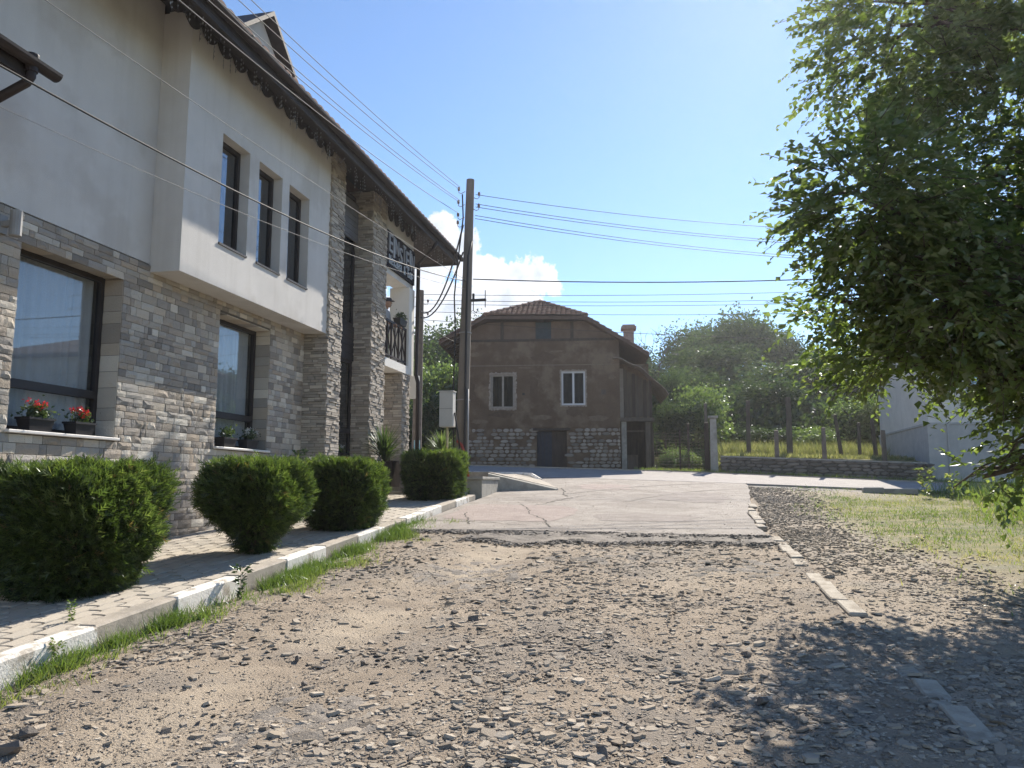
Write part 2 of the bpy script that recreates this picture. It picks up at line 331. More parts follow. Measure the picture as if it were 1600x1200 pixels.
def grassy(x, y):                            # 0 bare earth .. 1 green
    x = np.asarray(x, float); y = np.asarray(y, float)
    g = ss(1.9, 3.6, x + 1.6 * (fbm(x * .7, y * .7, 21) - .5)) * ss(6.6, 11.5, y + 3.5 * (fbm(x * .5, y * .5, 33) - .5)) * (1 - .8 * ss(19.5, 22.5, y) * (1 - ss(4.5, 7, x)))
    far = ss(.3, 1.2, y - far_edge(x)); return np.maximum(np.maximum(g, far), ss(9, 12, x) * (1 - ss(20, 24, y)))
def grid_mesh(name, xs, ys, zf, tintf=None, smooth=True):
    X, Y = np.meshgrid(xs, ys); Z = zf(X, Y); V = np.stack([X, Y, Z], -1).reshape(-1, 3); nx, ny = len(xs), len(ys)
    i = (np.arange(ny - 1)[:, None] * nx + np.arange(nx - 1)[None]).ravel(); F = np.stack([i, i + 1, i + nx + 1, i + nx], 1)
    return np_mesh(name, V, F, None if tintf is None else tintf(X, Y).ravel(), smooth)
xs = np.concatenate([-np.geomspace(420, 9, 26), np.arange(-8.5, -4.4, .5), np.arange(-4.3, 8, .09), np.arange(8, 30, .5), np.geomspace(30.5, 420, 22)])
ys = np.concatenate([-np.geomspace(200, 3.2, 14), np.arange(-3, 1.5, .5), np.arange(1.5, 14, .09), np.arange(14, 26, .2), np.arange(26, 32, .12), np.arange(32, 46, .5), np.geomspace(46.5, 520, 34)])
def ground_z(X, Y):
    z = land(X, Y) + micro(X, Y) * (X > -4.35) * (Y > 0) * (Y < 24)
    z = z - .035 * ((X < 1.42) & (X > -4.4) & (Y < 12.4) & (Y > .9))          # lies under the gravel road sheet
    z = z - .07 * ((Y > 12) & (Y < far_edge(X) + .05) & (X < rkerb_x(Y) + .05)) - .07 * ((Y > 22.5) & (Y < far_edge(X) + .05))
    return z - .25 * ss(-4.5, -4.8, X) * (Y < 21)
tag(link('ground', grid_mesh('ground', xs, ys, ground_z, grassy), M_earth), kind='structure')

# the broken gravel road
def gravel_mat():
    m = mat('gravel_road', (.28, .226, .172), (.385, .315, .242), 2.2, .96, 1.0, 70, c3=(.25, .215, .18), scale3=1.1, amt3=.85)
    nt = m.node_tree; N = nt.nodes; L = nt.links; b = N['Principled BSDF']; src = b.inputs['Base Color'].links[0].from_socket
    at = N.new('ShaderNodeAttribute'); at.attribute_name = 'tint'; mx = N.new('ShaderNodeMix'); mx.data_type = 'RGBA'; L.new(at.outputs['Fac'], mx.inputs[0]); L.new(src, mx.inputs[6]); mx.inputs[7].default_value = (.45, .375, .285, 1); L.new(mx.outputs[2], b.inputs['Base Color'])
    return m
M_gravel = gravel_mat()
def track(x, y): return np.exp(-((x + 2.85 - .09 * (y - 4)) / .42) ** 2)
gx = np.arange(KX - .02, 1.46, .04); gy = np.arange(.9, 12.6, .045)
tag(link('gravel_road', grid_mesh('gravel_road', gx, gy, lambda X, Y: gz(X, Y) + micro(X, Y) + .018 * (fbm(X * 11, Y * 11, 41, 3) - .45), lambda X, Y: np.clip(.75 * track(X, Y) * ss(.3, .55, fbm(X * 1.5, Y * 1.5, 77, 4)) + .35 * ss(.52, .66, fbm(X * .8, Y * .8, 78, 4)), 0, .8)), M_gravel), kind='structure')

# asphalt: the mouth of the side road, with a broken front edge, and the cross street
def sheet(name, rows, zf, m, skirt=.06):
    """rows: list of rows of (x,y) points"""
    ny, nx = len(rows), len(rows[0]); P = np.array(rows, float); Z = zf(P[..., 0], P[..., 1]); V = np.concatenate([P, Z[..., None]], 2).reshape(-1, 3)
    i = (np.arange(ny - 1)[:, None] * nx + np.arange(nx - 1)[None]).ravel(); F = np.stack([i, i + 1, i + nx + 1, i + nx], 1)
    per = list(range(nx)) + [k * nx + nx - 1 for k in range(1, ny)] + [(ny - 1) * nx + k for k in range(nx - 2, -1, -1)] + [k * nx for k in range(ny - 2, 0, -1)]
    n0 = len(V); V = np.concatenate([V, V[per] - [0, 0, skirt]]); q = len(per)
    S = np.array([[per[(j + 1) % q], per[j], n0 + j, n0 + (j + 1) % q] for j in range(q)]); F = np.concatenate([F, S])
    return tag(link(name, np_mesh(name, V, F, None, False), m), kind='structure')
def front(x): return 12.15 + .55 * (fbm(x * .6, 7.7, 50, 3) - .45) + .22 * (fbm(x * 4., 3.3, 51, 4) - .45)
rows = []; xr = np.linspace(0, 1, 90)
for t in np.linspace(0, 1, 46) ** 1.25:
    row = []
    for u in xr:
        yb = 24.6; xl = -4.33; y0 = float(front(xl + u * 5.7)); y = y0 + (yb - y0) * t
        x1 = float(rkerb_x(y)) - .10 + (.05 * (vnoise(y * 2.2, 1, 4) - .5)) + .5 * float(ss(17, 24.6, y)); xl2 = -4.33 + .0 * y
        row.append((xl2 + (x1 - xl2) * u, y))
    rows.append(row)
road_z = lambda x, y: gz(x, y) + .02 + .018 * (fbm(x * .8, y * .8, 61, 3) - .5)
side = sheet('side_road', rows, road_z, M_asph, .09)
# lower, older layer of asphalt that crumbles out in front of the edge
rows = []
for t in np.linspace(0, 1, 12):
    row = []
    for u in np.linspace(0, 1, 120):
        x = -3.1 + 4.4 * u; yf = 11.15 + 1.1 * (fbm(x * .9, 2.2, 71, 4) - .45) + .45 * abs(u - .5); yb = float(front(x)) + .25
        yf = min(yf, yb - .3); row.append((x, yf + (yb - yf) * t))
    rows.append(row)
sheet('old_asphalt_layer', rows, lambda x, y: gz(x, y) + micro(x, y) * .8 + .004 + .05 * (fbm(x * 5, y * 5, 81, 4) - .3), M_asph3, .05)
rows = []
for t in np.linspace(0, 1, 14):
    rows.append([(x, (24.55 + .18 * max(0, -x * 0) - .10 * max(0, x - 1) ) * (1 - t) + float(far_edge(x)) * t) for x in np.concatenate([np.linspace(-60, -12, 20), np.linspace(-11, 12, 60), np.linspace(13, 60, 20)])])
street = sheet('cross_street', rows, lambda x, y: gz(x, y) + .025 + .01 * (fbm(x * .8, y * .8, 61, 3) - .5), M_asph2, .05)
# worn grey apron where the gravel meets the street on the right
rows = []
for t in np.linspace(0, 1, 16):
    rows.append([(x, (20.5 + 1.2 * (fbm(x * .7, 1.1, 90, 3) - .5) + .28 * (x - 1.8)) * (1 - t) + (24.7 - .10 * max(0, x - 1)) * t) for x in np.linspace(1.75, 6.6, 40)])
sheet('gravel_apron', rows, lambda x, y: gz(x, y) - .045 + .05 * (fbm(x * 2, y * 2, 95, 4) - .3), mat('grey_gravel', (.20, .185, .165), (.29, .265, .235), 6, .95, .8, 60, c3=(.30, .26, .21), scale3=1.2), .05)

def remnant(cx, cy, rx, ry, seed):
    rows = []
    for t in np.linspace(.02, 1, 9):
        rows.append([(cx + rx * t * math.cos(a) * (.7 + .75 * float(fbm(math.cos(a) * 1.6 + 5, math.sin(a) * 1.6 + 5, seed, 4))), cy + ry * t * math.sin(a) * (.7 + .75 * float(fbm(math.cos(a) * 1.6 + 9, math.sin(a) * 1.6 + 5, seed + 3, 4)))) for a in np.linspace(0, 2 * math.pi, 49)])
    return sheet('asphalt_remnant', rows, lambda x, y: gz(x, y) + micro(x, y) - .004 + .045 * (fbm(x * 9, y * 9, 83, 4) - .42), M_asph3, .05)
remnant(-2.3, 8.6, .55, .9, 5); remnant(.55, 9.4, .5, .7, 15); remnant(-2.0, 4.1, .45, .5, 25); remnant(-.9, 9.9, .7, .5, 35)
def ribbon(name, pts, wid, m, parent, lift=.006, zf=road_z):
    V = []; F = []
    for i, p in enumerate(pts):
        a = Vector(pts[max(i - 1, 0)]); b = Vector(pts[min(i + 1, len(pts) - 1)]); d = (b - a).normalized(); n = Vector((-d.y, d.x)); w = wid[i] if isinstance(wid, (list, tuple)) else wid
        for s in (-1, 1):
            q = Vector(p) + n * s * w / 2; V.append((q.x, q.y, float(zf(q.x, q.y)) + lift))
    for i in range(len(pts) - 1): F.append((2 * i, 2 * i + 1, 2 * i + 3, 2 * i + 2))
    return link(name, np_mesh(name, np.array(V), np.array(F)), m, parent)
def crackline(p0, p1, n, amp, w, seed):
    rnd = random.Random(seed); a = Vector(p0); b = Vector(p1); d = (b - a); nn = Vector((-d.y, d.x)).normalized(); off = 0; pts = []; ws = []
    for i in range(n + 1):
        off += rnd.uniform(-amp, amp); off *= .85; pts.append(tuple(a + d * i / n + nn * off)); ws.append(w * rnd.uniform(.25, 1.2))
    ws[-1] = .002; ribbon('crack', pts, ws, M_crack, side)
crackline((-3.2, 16.2), (-2.0, 12.5), 34, .05, .03, 1); crackline((-3.0, 20.5), (-2.55, 18.2), 20, .05, .035, 2); crackline((-2.9, 16.0), (-2.1, 18.6), 24, .04, .03, 3)
crackline((-4.2, 13.2), (-2.4, 12.7), 30, .04, .03, 4); crackline((-1.2, 12.9), (.6, 12.6), 30, .03, .02, 5); crackline((-3.9, 14.4), (-3.4, 12.7), 20, .04, .025, 6)
def road_patch(cx, cy, rx, ry, seed, m):
    k = 40; ring = []
    for i in range(k):
        a = 2 * math.pi * i / k; q = (abs(math.cos(a)) ** 4 + abs(math.sin(a)) ** 4) ** -.25 * (.75 + .5 * float(fbm(math.cos(a) * 2 + 7, math.sin(a) * 2 + 7, seed, 4))); ring.append((cx + rx * q * math.cos(a), cy + ry * q * math.sin(a)))
    V = []; F = []
    for t in (.02, .35, .7, 1): V += [(cx + (x - cx) * t, cy + (y - cy) * t) for x, y in ring]
    V = np.array([(x, y, float(road_z(x, y)) + .004) for x, y in V]); F = np.array([(b * k + i, b * k + (i + 1) % k, (b + 1) * k + (i + 1) % k, (b + 1) * k + i) for b in range(3) for i in range(k)])
    link('asphalt_patch', np_mesh('asphalt_patch', V, F), m, side)
M_pa = mat('patched_asphalt', (.245, .212, .19), (.31, .275, .25), 3, .93, .7, 120); M_pb = mat('pinkish_asphalt', (.30, .245, .222), (.36, .30, .27), 3, .93, .7, 120)
road_patch(-3.1, 14.6, 1.1, 1.5, 3, M_pb); road_patch(-.6, 14.2, .9, .6, 13, M_pa); road_patch(.3, 19.0, .8, 1.4, 23, M_pa); road_patch(-1.9, 21.5, .7, 1.0, 33, M_pb)
def arc(p0, p1, p2, n=24):
    a, b, c = Vector(p0), Vector(p1), Vector(p2); return [tuple(a * (1 - t) ** 2 + b * 2 * t * (1 - t) + c * t * t) for t in [i / n for i in range(n + 1)]]
ribbon('tyre_mark', arc((1.0, 24.0), (-1.0, 22.8), (-2.6, 19.0)), .17, M_mark, side); ribbon('tyre_mark', arc((1.3, 21.8), (-.2, 20.6), (-1.1, 17.4)), .15, M_mark, side)

# left kerb, one mesh per stone
kerb = tag(empty('kerb', (0, 0, 0)), kind='structure')
def kerb_stone(L, w=.17, h=.30, b=.018):
    s = MB(); s.box(-w, 0, 0, L - .012, -h + .14, .14, bev=b); s.v = [(x, y, z + .075 * y) for x, y, z in s.v]; return s.mesh('kerb_stone')
KM = [kerb_stone(1.0), kerb_stone(.5)]; KMg = [m.copy() for m in KM]
for m in KM: m.materials.append(M_kwhite)
for m in KMg: m.materials.append(M_kgrey)
seq = [(3.4, 1, 0), (4.4, 1, 0), (5.4, 1, 1), (6.4, 1, 0), (7.4, 1, 1), (8.4, 1, 0), (9.4, 1, 1), (10.4, 1, 0), (11.4, 1, 1), (12.4, 1, 0), (13.4, 1, 0), (14.4, 1, 1), (15.4, 1, 0), (16.4, .5, 1)]
seq = [(2.4, 1, 1), (1.4, 1, 0), (.4, 1, 1)] + seq
for y, l, grey in seq:
    k = link('kerb_stone', (KMg if grey else KM)[0 if l == 1 else 1], None, kerb, (KX + random.uniform(-.012, .012), y, float(gz(-4.35, y)) + random.uniform(-.01, .006)))
    k.rotation_euler = (random.uniform(-.006, .006), random.uniform(-.015, .015), random.uniform(-.008, .008))
# right-hand flush edging stones, half buried
edge = tag(empty('edging', (0, 0, 0)), kind='structure')
s = MB(); s.box(-.075, .075, 0, .485, -.08, 0, bev=.01); EM = s.mesh('edging_stone'); EM.materials.append(mat('pale_edging', (.36, .32, .265), (.45, .405, .34), 8, .92, .5, 60, c3=(.26, .22, .175), scale3=5, amt3=.8))
for y in [3.4, 4.45, 4.95, 5.5, 6.55, 7.1, 7.6, 8.1, 8.6, 9.6, 10.1, 10.6, 11.1, 11.6, 13.4, 13.9, 14.5, 15.0, 15.6, 16.4, 17.0]:
    x = float(rkerb_x(y)); k = link('edging_stone', EM, None, edge, (x + random.uniform(-.02, .02), y, float(gz(x, y) + micro(x, y) * .7) + (.024 if 7 < y < 12 else (.004 if y < 7 else .004)) + random.uniform(-.01, .01)))
    k.rotation_euler = (.075 + random.uniform(-.03, .03), random.uniform(-.05, .05), random.uniform(-.05, .05) + .015)

# pavement with its pavers
pav = MB(); pav.box(-7.02, KX - .165, -.5, 17.0, -.3, .109); pav.v = [(x, y, z + .075 * y) for x, y, z in pav.v]
pavement = tag(pav.build('pavement', M_bed), kind='structure')
def paver_base(seed):
    rnd = random.Random(seed); s = MB(); b = .07
    ring = [(-.5, -.5), (-.17, -.46), (.17, -.54), (.5, -.5), (.53, 0), (.5, .5), (.17, .46), (-.17, .54), (-.5, .5), (-.47, 0)]
    vs = [(x * .93, y * .85, 0) for x, y in ring] + [(x * .93, y * .85, .8) for x, y in ring] + [(x * .91, y * .80, 1) for x, y in ring]; n = len(ring)
    fs = [(i, (i + 1) % n, n + (i + 1) % n, n + i) for i in range(n)] + [(n + i, n + (i + 1) % n, 2 * n + (i + 1) % n, 2 * n + i) for i in range(n)] + [tuple(range(2 * n, 3 * n))]
    return s.add(vs, fs)
PB = paver_base(0); cells = []
pl, pw = .30, .15; r = 0; x = -6.97
while x < KX - .20:
    y = 2.0 + (r % 2) * pl / 2
    while y < 16.8:
        cells.append((x + pw / 2, y + pl / 2)); y += pl
    x += pw; r += 1
cells.sort(key=lambda c: 0 if (4.4 < c[1]) else 1)
near = sorted([c for c in cells if c[1] > 4.6], key=lambda c: c[0] ** 2 + c[1] ** 2)[:300]; ns = set(near)
PBm = paver_base(0); PBm.v = [(y * pw, x * pl, z * .036) for x, y, z in PBm.v]; PBmesh = PBm.mesh('paver'); PBmesh.materials.append(M_paver_o)
for (x, y) in near:
    o = link('paver', PBmesh, None, pavement, (x, y, .075 * y + .086 + random.uniform(-.004, .005))); o.rotation_euler = (.075 + random.uniform(-.012, .012), random.uniform(-.012, .012), random.uniform(-.02, .02))
s = MB()
for (x, y) in cells:
    if (x, y) in ns: continue
    h = random.uniform(-.003, .004); a = len(s.v); s.add([(x + p[1] * pw, y + p[0] * pl, p[2] * .036 + .086 + h + .075 * (y + p[0] * pl)) for p in PB.v], PB.f, random.random())
tag(s.build('pavers', M_paver_j, pavement), kind='stuff')

# ------------------------------------------------------------------ the stone-clad guesthouse on the left
WX = -7.0
guest = empty('guesthouse', (-9, 10, 0), label='two-storey guesthouse clad in split stone and pale plaster with dark eaves on the left', cat='building')
def g_local(o): o.parent = guest; o.matrix_parent_inverse = Matrix.Translation((9, -10, 0)); return o
def G(s, name, m, parent=None, smooth=False):
    o = s.build(name, m, None, smooth)
    if parent is None: g_local(o)
    else: o.parent = parent; o.matrix_parent_inverse = Matrix.Identity(4)
    return o
def wall_cells(y0, y1, z0, z1, openings):
    yc = sorted({y0, y1, *[o[0] for o in openings], *[o[1] for o in openings]}); zc = sorted({z0, z1, *[o[2] for o in openings], *[o[3] for o in openings]})
    solid = {}
    for i in range(len(yc) - 1):
        for j in range(len(zc) - 1):
            ym, zm = (yc[i] + yc[i + 1]) / 2, (zc[j] + zc[j + 1]) / 2; solid[i, j] = not any(o[0] < ym < o[1] and o[2] < zm < o[3] for o in openings)
    return yc, zc, solid
def wall_x(s, xf, xb, y0, y1, z0, z1, openings):
    """a wall in a plane x = const with openings and reveals; xf front, xb back"""
    yc, zc, sol = wall_cells(y0, y1, z0, z1, openings)
    for (i, j), k in sol.items():
        a, b, c, d = yc[i], yc[i + 1], zc[j], zc[j + 1]
        if k:
            s.add([(xf, a, c), (xf, b, c), (xf, b, d), (xf, a, d)], [(0, 1, 2, 3)]); s.add([(xb, a, c), (xb, b, c), (xb, b, d), (xb, a, d)], [(3, 2, 1, 0)])
            for (di, dj, e) in ((-1, 0, ((a, c), (a, d))), (1, 0, ((b, c), (b, d))), (0, -1, ((a, c), (b, c))), (0, 1, ((a, d), (b, d)))):
                if not sol.get((i + di, j + dj), False):
                    (p, q), (r_, t_) = e; s.add([(xf, p, q), (xf, r_, t_), (xb, r_, t_), (xb, p, q)], [(0, 1, 2, 3)])
    return s
W1 = (7.11, 8.76, 2.19, 4.29); W2 = (10.98, 12.56, 2.19, 4.31)
UW = [(10.12, 10.89, 5.15, 6.85), (11.18, 11.95, 5.15, 6.85), (12.2, 12.97, 5.15, 6.85)]
ZB = -.2
G(wall_x(MB(), WX - .025, WX - .42, -1.0, 13.85, ZB, 4.6, [W1, W2]), 'ground_floor_wall', M_mortar)
G(wall_x(MB(), WX - .012, WX - .4, -1.0, 9.25, 4.603, 8.6, []), 'upper_wall', M_plaster)
# projecting plastered bay
BX = -6.55
bay = MB(); wall_x(bay, BX, BX - .38, 9.25, 13.85, 4.49, 8.3, UW)
bay.box(WX - .4, BX - .003, 9.253, 9.45, 4.493, 8.28); bay.box(WX - .4, BX - .003, 13.6, 13.847, 4.493, 8.28); bay.box(WX - .4, BX - .385, 9.46, 13.59, 4.494, 4.62); bay.box(BX-.38, BX-.003, 9.46, 13.59, 4.488, 4.489)
G(bay, 'projecting_bay', M_plaster)
# closed volume behind
inn = MB(); inn.box(-15.9, -15.6, -1.0, 16.6, ZB, 8.4); inn.box(-15.6, WX - .42, -1.0, -.7, ZB, 8.4); inn.box(-15.6, WX - .05, 16.55, 16.8, ZB, 8.4)
G(inn, 'back_walls', M_plaster)
fl = MB(); fl.box(-15.59, WX - .45, -.69, 16.5, 4.42, 4.55); fl.box(-15.59, -9.6, -.69, 16.5, 1.2, 1.3); fl.box(-9.6, -9.5, -.69, 16.5, 1.31, 8.3); fl.box(-9.49, WX - .45, -.69, 16.5, 1.2, 1.3); fl.box(-9.49, WX - .45, -.69, 16.5, 8.0, 8.1)
G(fl, 'rooms_inside', M_room)

# split stone pieces: 300 showing largest are separate, the rest joined
def split_stone(seed):
    rnd = random.Random(seed); s = MB(); nx, nz = 4, 3; vs = []
    for j in range(nz):
        for i in range(nx):
            u, v = i / (nx - 1) - .5, j / (nz - 1) - .5; e = (abs(u) > .49) or (abs(v) > .49)
            vs.append((rnd.uniform(.25, .6) if e else rnd.uniform(.6, 1.0), u, v))
    b = [(-.6, u, v) for v in (-.5, .5) for u in (-.5, .5)]; vs += b; fs = []; n = nx * nz
    for j in range(nz - 1):
        for i in range(nx - 1): k = j * nx + i; fs += [(k, k + 1, k + nx + 1, k + nx)]
    fs += [(n, n + 1) + tuple(range(nx - 1, -1, -1)), (n + 2,) + tuple(range((nz - 1) * nx, n)) + (n + 3,), (n,) + tuple(j * nx for j in range(nz)) + (n + 2,), (n + 3,) + tuple(j * nx + nx - 1 for j in range(nz - 1, -1, -1)) + (n + 1,)]
    s.add(vs, fs); return s
SB = [split_stone(i) for i in range(10)]
bricks = []
z = 4.585; rnd = random.Random(3)
while z > -.1:
    h = rnd.choice((.075, .085, .095, .105, .12)); zc = z - h / 2
    ints = [(-.9, 13.84)]
    for o in (W1, W2):
        if o[2] - .03 < zc < o[3] + .0:
            ints = [q for a, b in ints for q in ((a, min(b, o[0])), (max(a, o[1]), b)) if q[1] - q[0] > .02]
    for a, b in ints:
        y = a
        while y < b - .01:
            w = min(rnd.choice((.08, .11, .14, .17, .19, .22, .26, .32)), b - y)
            if b - y - w < .06: w = b - y
            bricks.append((y + w / 2, zc, w - .006, h - .006, rnd.uniform(.6, 1.4))); y += w
    z -= h
def show(b):
    y, z, w, h, _ = b; d = math.hypot(7, y)
    if z < .075 * y + .12 or y < 6.9: return 0
    if z < 2.05 and (y < 8.9 or z < 1.7): return 0
    return w * h / d ** 3
order = sorted(range(len(bricks)), key=lambda i: -show(bricks[i])); big = set(order[:300])
wallp = [c for c in guest.children if c.name.startswith('ground_floor_wall')][0]
BM = []
for sb in SB:
    me = sb.mesh('brick'); me.materials.append(M_brick_o); BM.append(me)
jn = MB()
for i, (y, z, w, h, dp) in enumerate(bricks):
    k = rnd.randrange(10)
    if i in big:
        o = link('brick', BM[k], None, wallp, (WX - .012, y, z)); o.scale = (.022 * dp, w, h)
    elif z > .075 * y - .1 and y > 3: jn.add([(WX - .012 + p[0] * .022 * dp, y + p[1] * w, z + p[2] * h) for p in SB[k].v], SB[k].f, rnd.random())
tag(G(jn, 'bricks', M_brick_j, wallp), kind='stuff')
# stone slips in the window reveals
for o in (W1, W2):
    z = o[2] + .02
    while z < o[3] - .02:
        h = min(rnd.choice((.16, .21, .26, .3)), o[3] - z)
        q = link('brick', BM[rnd.randrange(10)], None, wallp, (WX - .2, o[1] - .001, z + h / 2)); q.rotation_euler = (0, 0, -math.pi / 2); q.scale = (.012, .37, h - .006)
        z += h
    y = o[0]
    while y < o[1] - .02:
        w = min(rnd.choice((.2, .28, .35)), o[1] - y); q = link('brick', BM[rnd.randrange(10)], None, wallp, (WX - .2, y + w / 2, o[3])); q.rotation_euler = (0, math.pi / 2, 0); q.scale = (.012, w - .005, .37); y += w

def window(o, xf, name='window', bars=(), fw=.07, glass=M_glass, curtain=True, mull=()):
    """frame mesh is the part; pane, curtain are sub-parts"""
    y0, y1, z0, z1 = o; s = MB(); xb = xf - .07
    s.box(xb, xf, y0, y0 + fw, z0, z1); s.box(xb, xf, y1 - fw, y1, z0, z1); s.box(xb, xf, y0 + fw, y1 - fw, z0, z0 + fw); s.box(xb, xf, y0 + fw, y1 - fw, z1 - fw, z1)
    for zz in bars: s.box(xb, xf + .012, y0 + fw, y1 - fw, zz - .05, zz + .05)
    for yy in mull: s.box(xb, xf + .012, yy - .035, yy + .035, z0 + fw, z1 - fw)
    f = G(s, name, M_darkframe)
    p = MB(); p.box(xb + .03, xb + .036, y0 + fw - .005, y1 - fw + .005, z0 + fw - .005, z1 - fw + .005); G(p, 'pane', glass, f)
    if curtain:
        c = MB(); n = 90; V = []; F = []
        for i in range(n + 1):
            y = y0 + (y1 - y0) * i / n; x = xb - .09 + .028 * math.sin(i * .75) + .02 * math.sin(i * .31 + 1.3) + .01 * math.sin(i * 1.7)
            V += [(x, y, z0 + .02), (x + .006 * math.sin(i * .4), y, z1)]
        for i in range(n): F.append((2 * i, 2 * i + 2, 2 * i + 3, 2 * i + 1))
        c.add(V, F); G(c, 'curtain', M_curtain, f, True)
    return f
def sill(o, xb, out, parent, h=.035):
    s = MB(); s.box(xb, out, o[0] - .03, o[1] + .03, o[2] - h + .004, o[2] + .004, bev=.006); return G(s, 'sill', M_marble, parent)
w = window(W1, WX - .28, bars=(2.74,)); sill(W1, WX - .3, WX + .06, w)
w = window(W2, WX - .28, bars=(2.74,)); sill(W2, WX - .3, WX + .06, w)
for u in UW:
    w = window(u, BX - .17, fw=.06, glass=M_glass_d, curtain=False, mull=())
    s = MB(); s.box(BX - .2, BX + .02, u[0] + .002, u[1] - .002, u[2] - .02, u[2] + .012); G(s, 'sill', M_darkframe, w)
    s = MB(); s.box(BX - .36, BX - .34, u[0] - .1, u[1] + .1, u[2] - .1, u[3] + .1); G(s, 'blind', mat('blind_cloth', (.16, .15, .15), None, 4, .9) if 'blind_cloth' not in MATS else MATS['blind_cloth'], w)

# ledge-stone columns
def ledge_column(name, x0, x1, y0, y1, z0, z1, seed):
    rn = random.Random(seed); c = MB(); c.box(x0, x1, y0, y1, z0, z1); col = G(c, name, M_mortar); s = MB(); z = z0
    while z < z1 - .01:
        h = min(rn.choice((.035, .045, .055, .07)), z1 - z)
        for face in ('f', 's', 'b'):
            a, b = (y0, y1) if face == 'f' else (x0, x1); t = a - rn.uniform(0, .1)
            while t < b:
                w_ = rn.uniform(.1, .32); p, q = max(t, a - .02), min(t + w_, b + .02); d = rn.uniform(.01, .045); tt = rn.random()
                if q - p > .02:
                    g = .004
                    if face == 'f': s.box(x1 - .01, x1 + d, p + g, q - g, z + g, z + h - g, tt)
                    elif face == 's': s.box(p + g, q - g, y0 - d, y0 + .01, z + g, z + h - g, tt)
                    else: s.box(p + g, q - g, y1 - .01, y1 + d, z + g, z + h - g, tt)
                t += w_
        z += h
    tag(G(s, 'ledge_stones', M_ledge, col), kind='stuff'); return col
ledge_column('stone_column', -7.05, -6.53, 13.86, 14.42, .6, 8.15, 1)
ledge_column('stone_column', -7.05, -6.53, 16.0, 16.8, .9, 8.15, 2)
ledge_column('stone_pier', -7.08, -6.53, 18.05, 18.55, 1.2, 4.31, 3)
# glazed strip between the columns
gl = (14.44, 15.98)
f = window((gl[0], gl[1], 2.1, 4.28), -6.93, 'tall_window', fw=.06, glass=M_glass_d, curtain=True, mull=(15.3,), bars=(2.75,))
s = MB(); s.box(-7.0, -6.85, gl[0], gl[1], 2.05, 2.1); G(s, 'sill', M_marble, f)
s = MB(); s.box(-7.2, -6.97, gl[0], gl[1], .8, 2.05); G(s, 'plinth_panel', M_mortar)
sp = MB()
for i in range(9): sp.box(-7.05, -6.90 - .006 * (i % 2), gl[0], gl[1], 4.285 + i * .085, 4.285 + i * .085 + .08)
G(sp, 'spandrel_boards', M_darkframe)
f = window((gl[0], gl[1], 5.06, 8.0), -6.93, 'tall_window', fw=.06, glass=M_glass_d, curtain=True, mull=(15.3,))
sh = MB()
for i in range(14): sh.box(-6.90, -6.865 + .008 * (i % 2), gl[0] + .02, gl[1] - .02, 6.95 + i * .062, 6.95 + i * .062 + .058)
G(sh, 'roller_shutter', mat('shutter_slats', (.10, .10, .11), (.13, .13, .14), 5, .5), f)
# loggia: slab, sign wall, corner pillar
s = MB(); s.box(-11.0, -6.5, 16.83, 18.42, 4.32, 4.52); G(s, 'balcony_slab', M_white)
s = MB(); s.box(-6.95, -6.56, 16.81, 18.85, 6.55, 8.2); s.box(-11, -6.96, 18.45, 18.84, 6.72, 8.2); G(s, 'lintel_wall', M_plaster)
s = MB(); s.box(-7.02, -6.5, 18.43, 18.82, 4.33, 6.545); G(s, 'corner_pillar', M_white)
s = MB(); s.box(-11.0, -6.97, 16.83, 18.44, 8.10, 8.15); G(s, 'loggia_ceiling', M_white)
# railing with crossed bars
rl = MB(); rl.box(-6.60, -6.55, 16.86, 18.40, 5.42, 5.47); rl.box(-6.60, -6.55, 16.86, 18.40, 4.60, 4.64); rail = G(rl, 'railing', M_brown)
for k in range(4):
    y = 16.88 + k * .5; b = MB(); b.box(-6.595, -6.555, y, y + .035, 4.522, 5.419); G(b, 'bar', M_brown, rail)
for k in range(3):
    y = 16.92 + k * .5
    for a, c in ((0, 1), (1, 0)):
        b = MB(); b.tube([(-6.575 + .012 * a, y, 4.65 + .76 * a), (-6.575 + .012 * a, y + .45, 4.65 + .76 * c)], .016, 5); G(b, 'bar', M_brown, rail)
    b = MB(); b.box(-6.59, -6.56, y + .21, y + .235, 4.645, 5.415); G(b, 'bar', M_brown, rail)
# sign board
sg = MB(); sg.box(-6.555, -6.5, 16.83, 18.80, 6.68, 7.55); board = G(sg, 'sign_board', mat('sign_navy', (.012, .012, .02), (.018, .018, .027), 4, .8, spec=.1))
M_letter = mat('sign_letter', (.30, .31, .34), (.35, .36, .39), 4, .5)
def letter(ch, y, z, hgt, wid, m, depth=.025, rot=0):
    cu = bpy.data.curves.new('letter', 'FONT'); cu.body = ch; cu.size = 1; cu.extrude = .5; cu.resolution_u = 3
    t = bpy.data.objects.new('tmp', cu); COL.objects.link(t); dg = bpy.context.evaluated_depsgraph_get(); me = bpy.data.meshes.new_from_object(t.evaluated_get(dg)); bpy.data.objects.remove(t)
    if not len(me.vertices): return
    co = np.zeros(len(me.vertices) * 3, np.float32); me.vertices.foreach_get('co', co); co = co.reshape(-1, 3); mn, mx = co.min(0), co.max(0)
    u = (co[:, 0] - mn[0]) / max(mx[0] - mn[0], 1e-4) * wid; v = (co[:, 1] - mn[1]) / max(mx[1] - mn[1], 1e-4) * hgt; d = (co[:, 2] - mn[2]) / max(mx[2] - mn[2], 1e-4) * depth
    out = np.stack([-6.499 + d, y + u, z + v], 1).astype(np.float32); me.vertices.foreach_set('co', out.ravel()); me.materials.clear(); me.materials.append(m); me.update()
    o = link('letter', me); o.parent = board; o.matrix_parent_inverse = Matrix.Identity(4)
y = 16.92
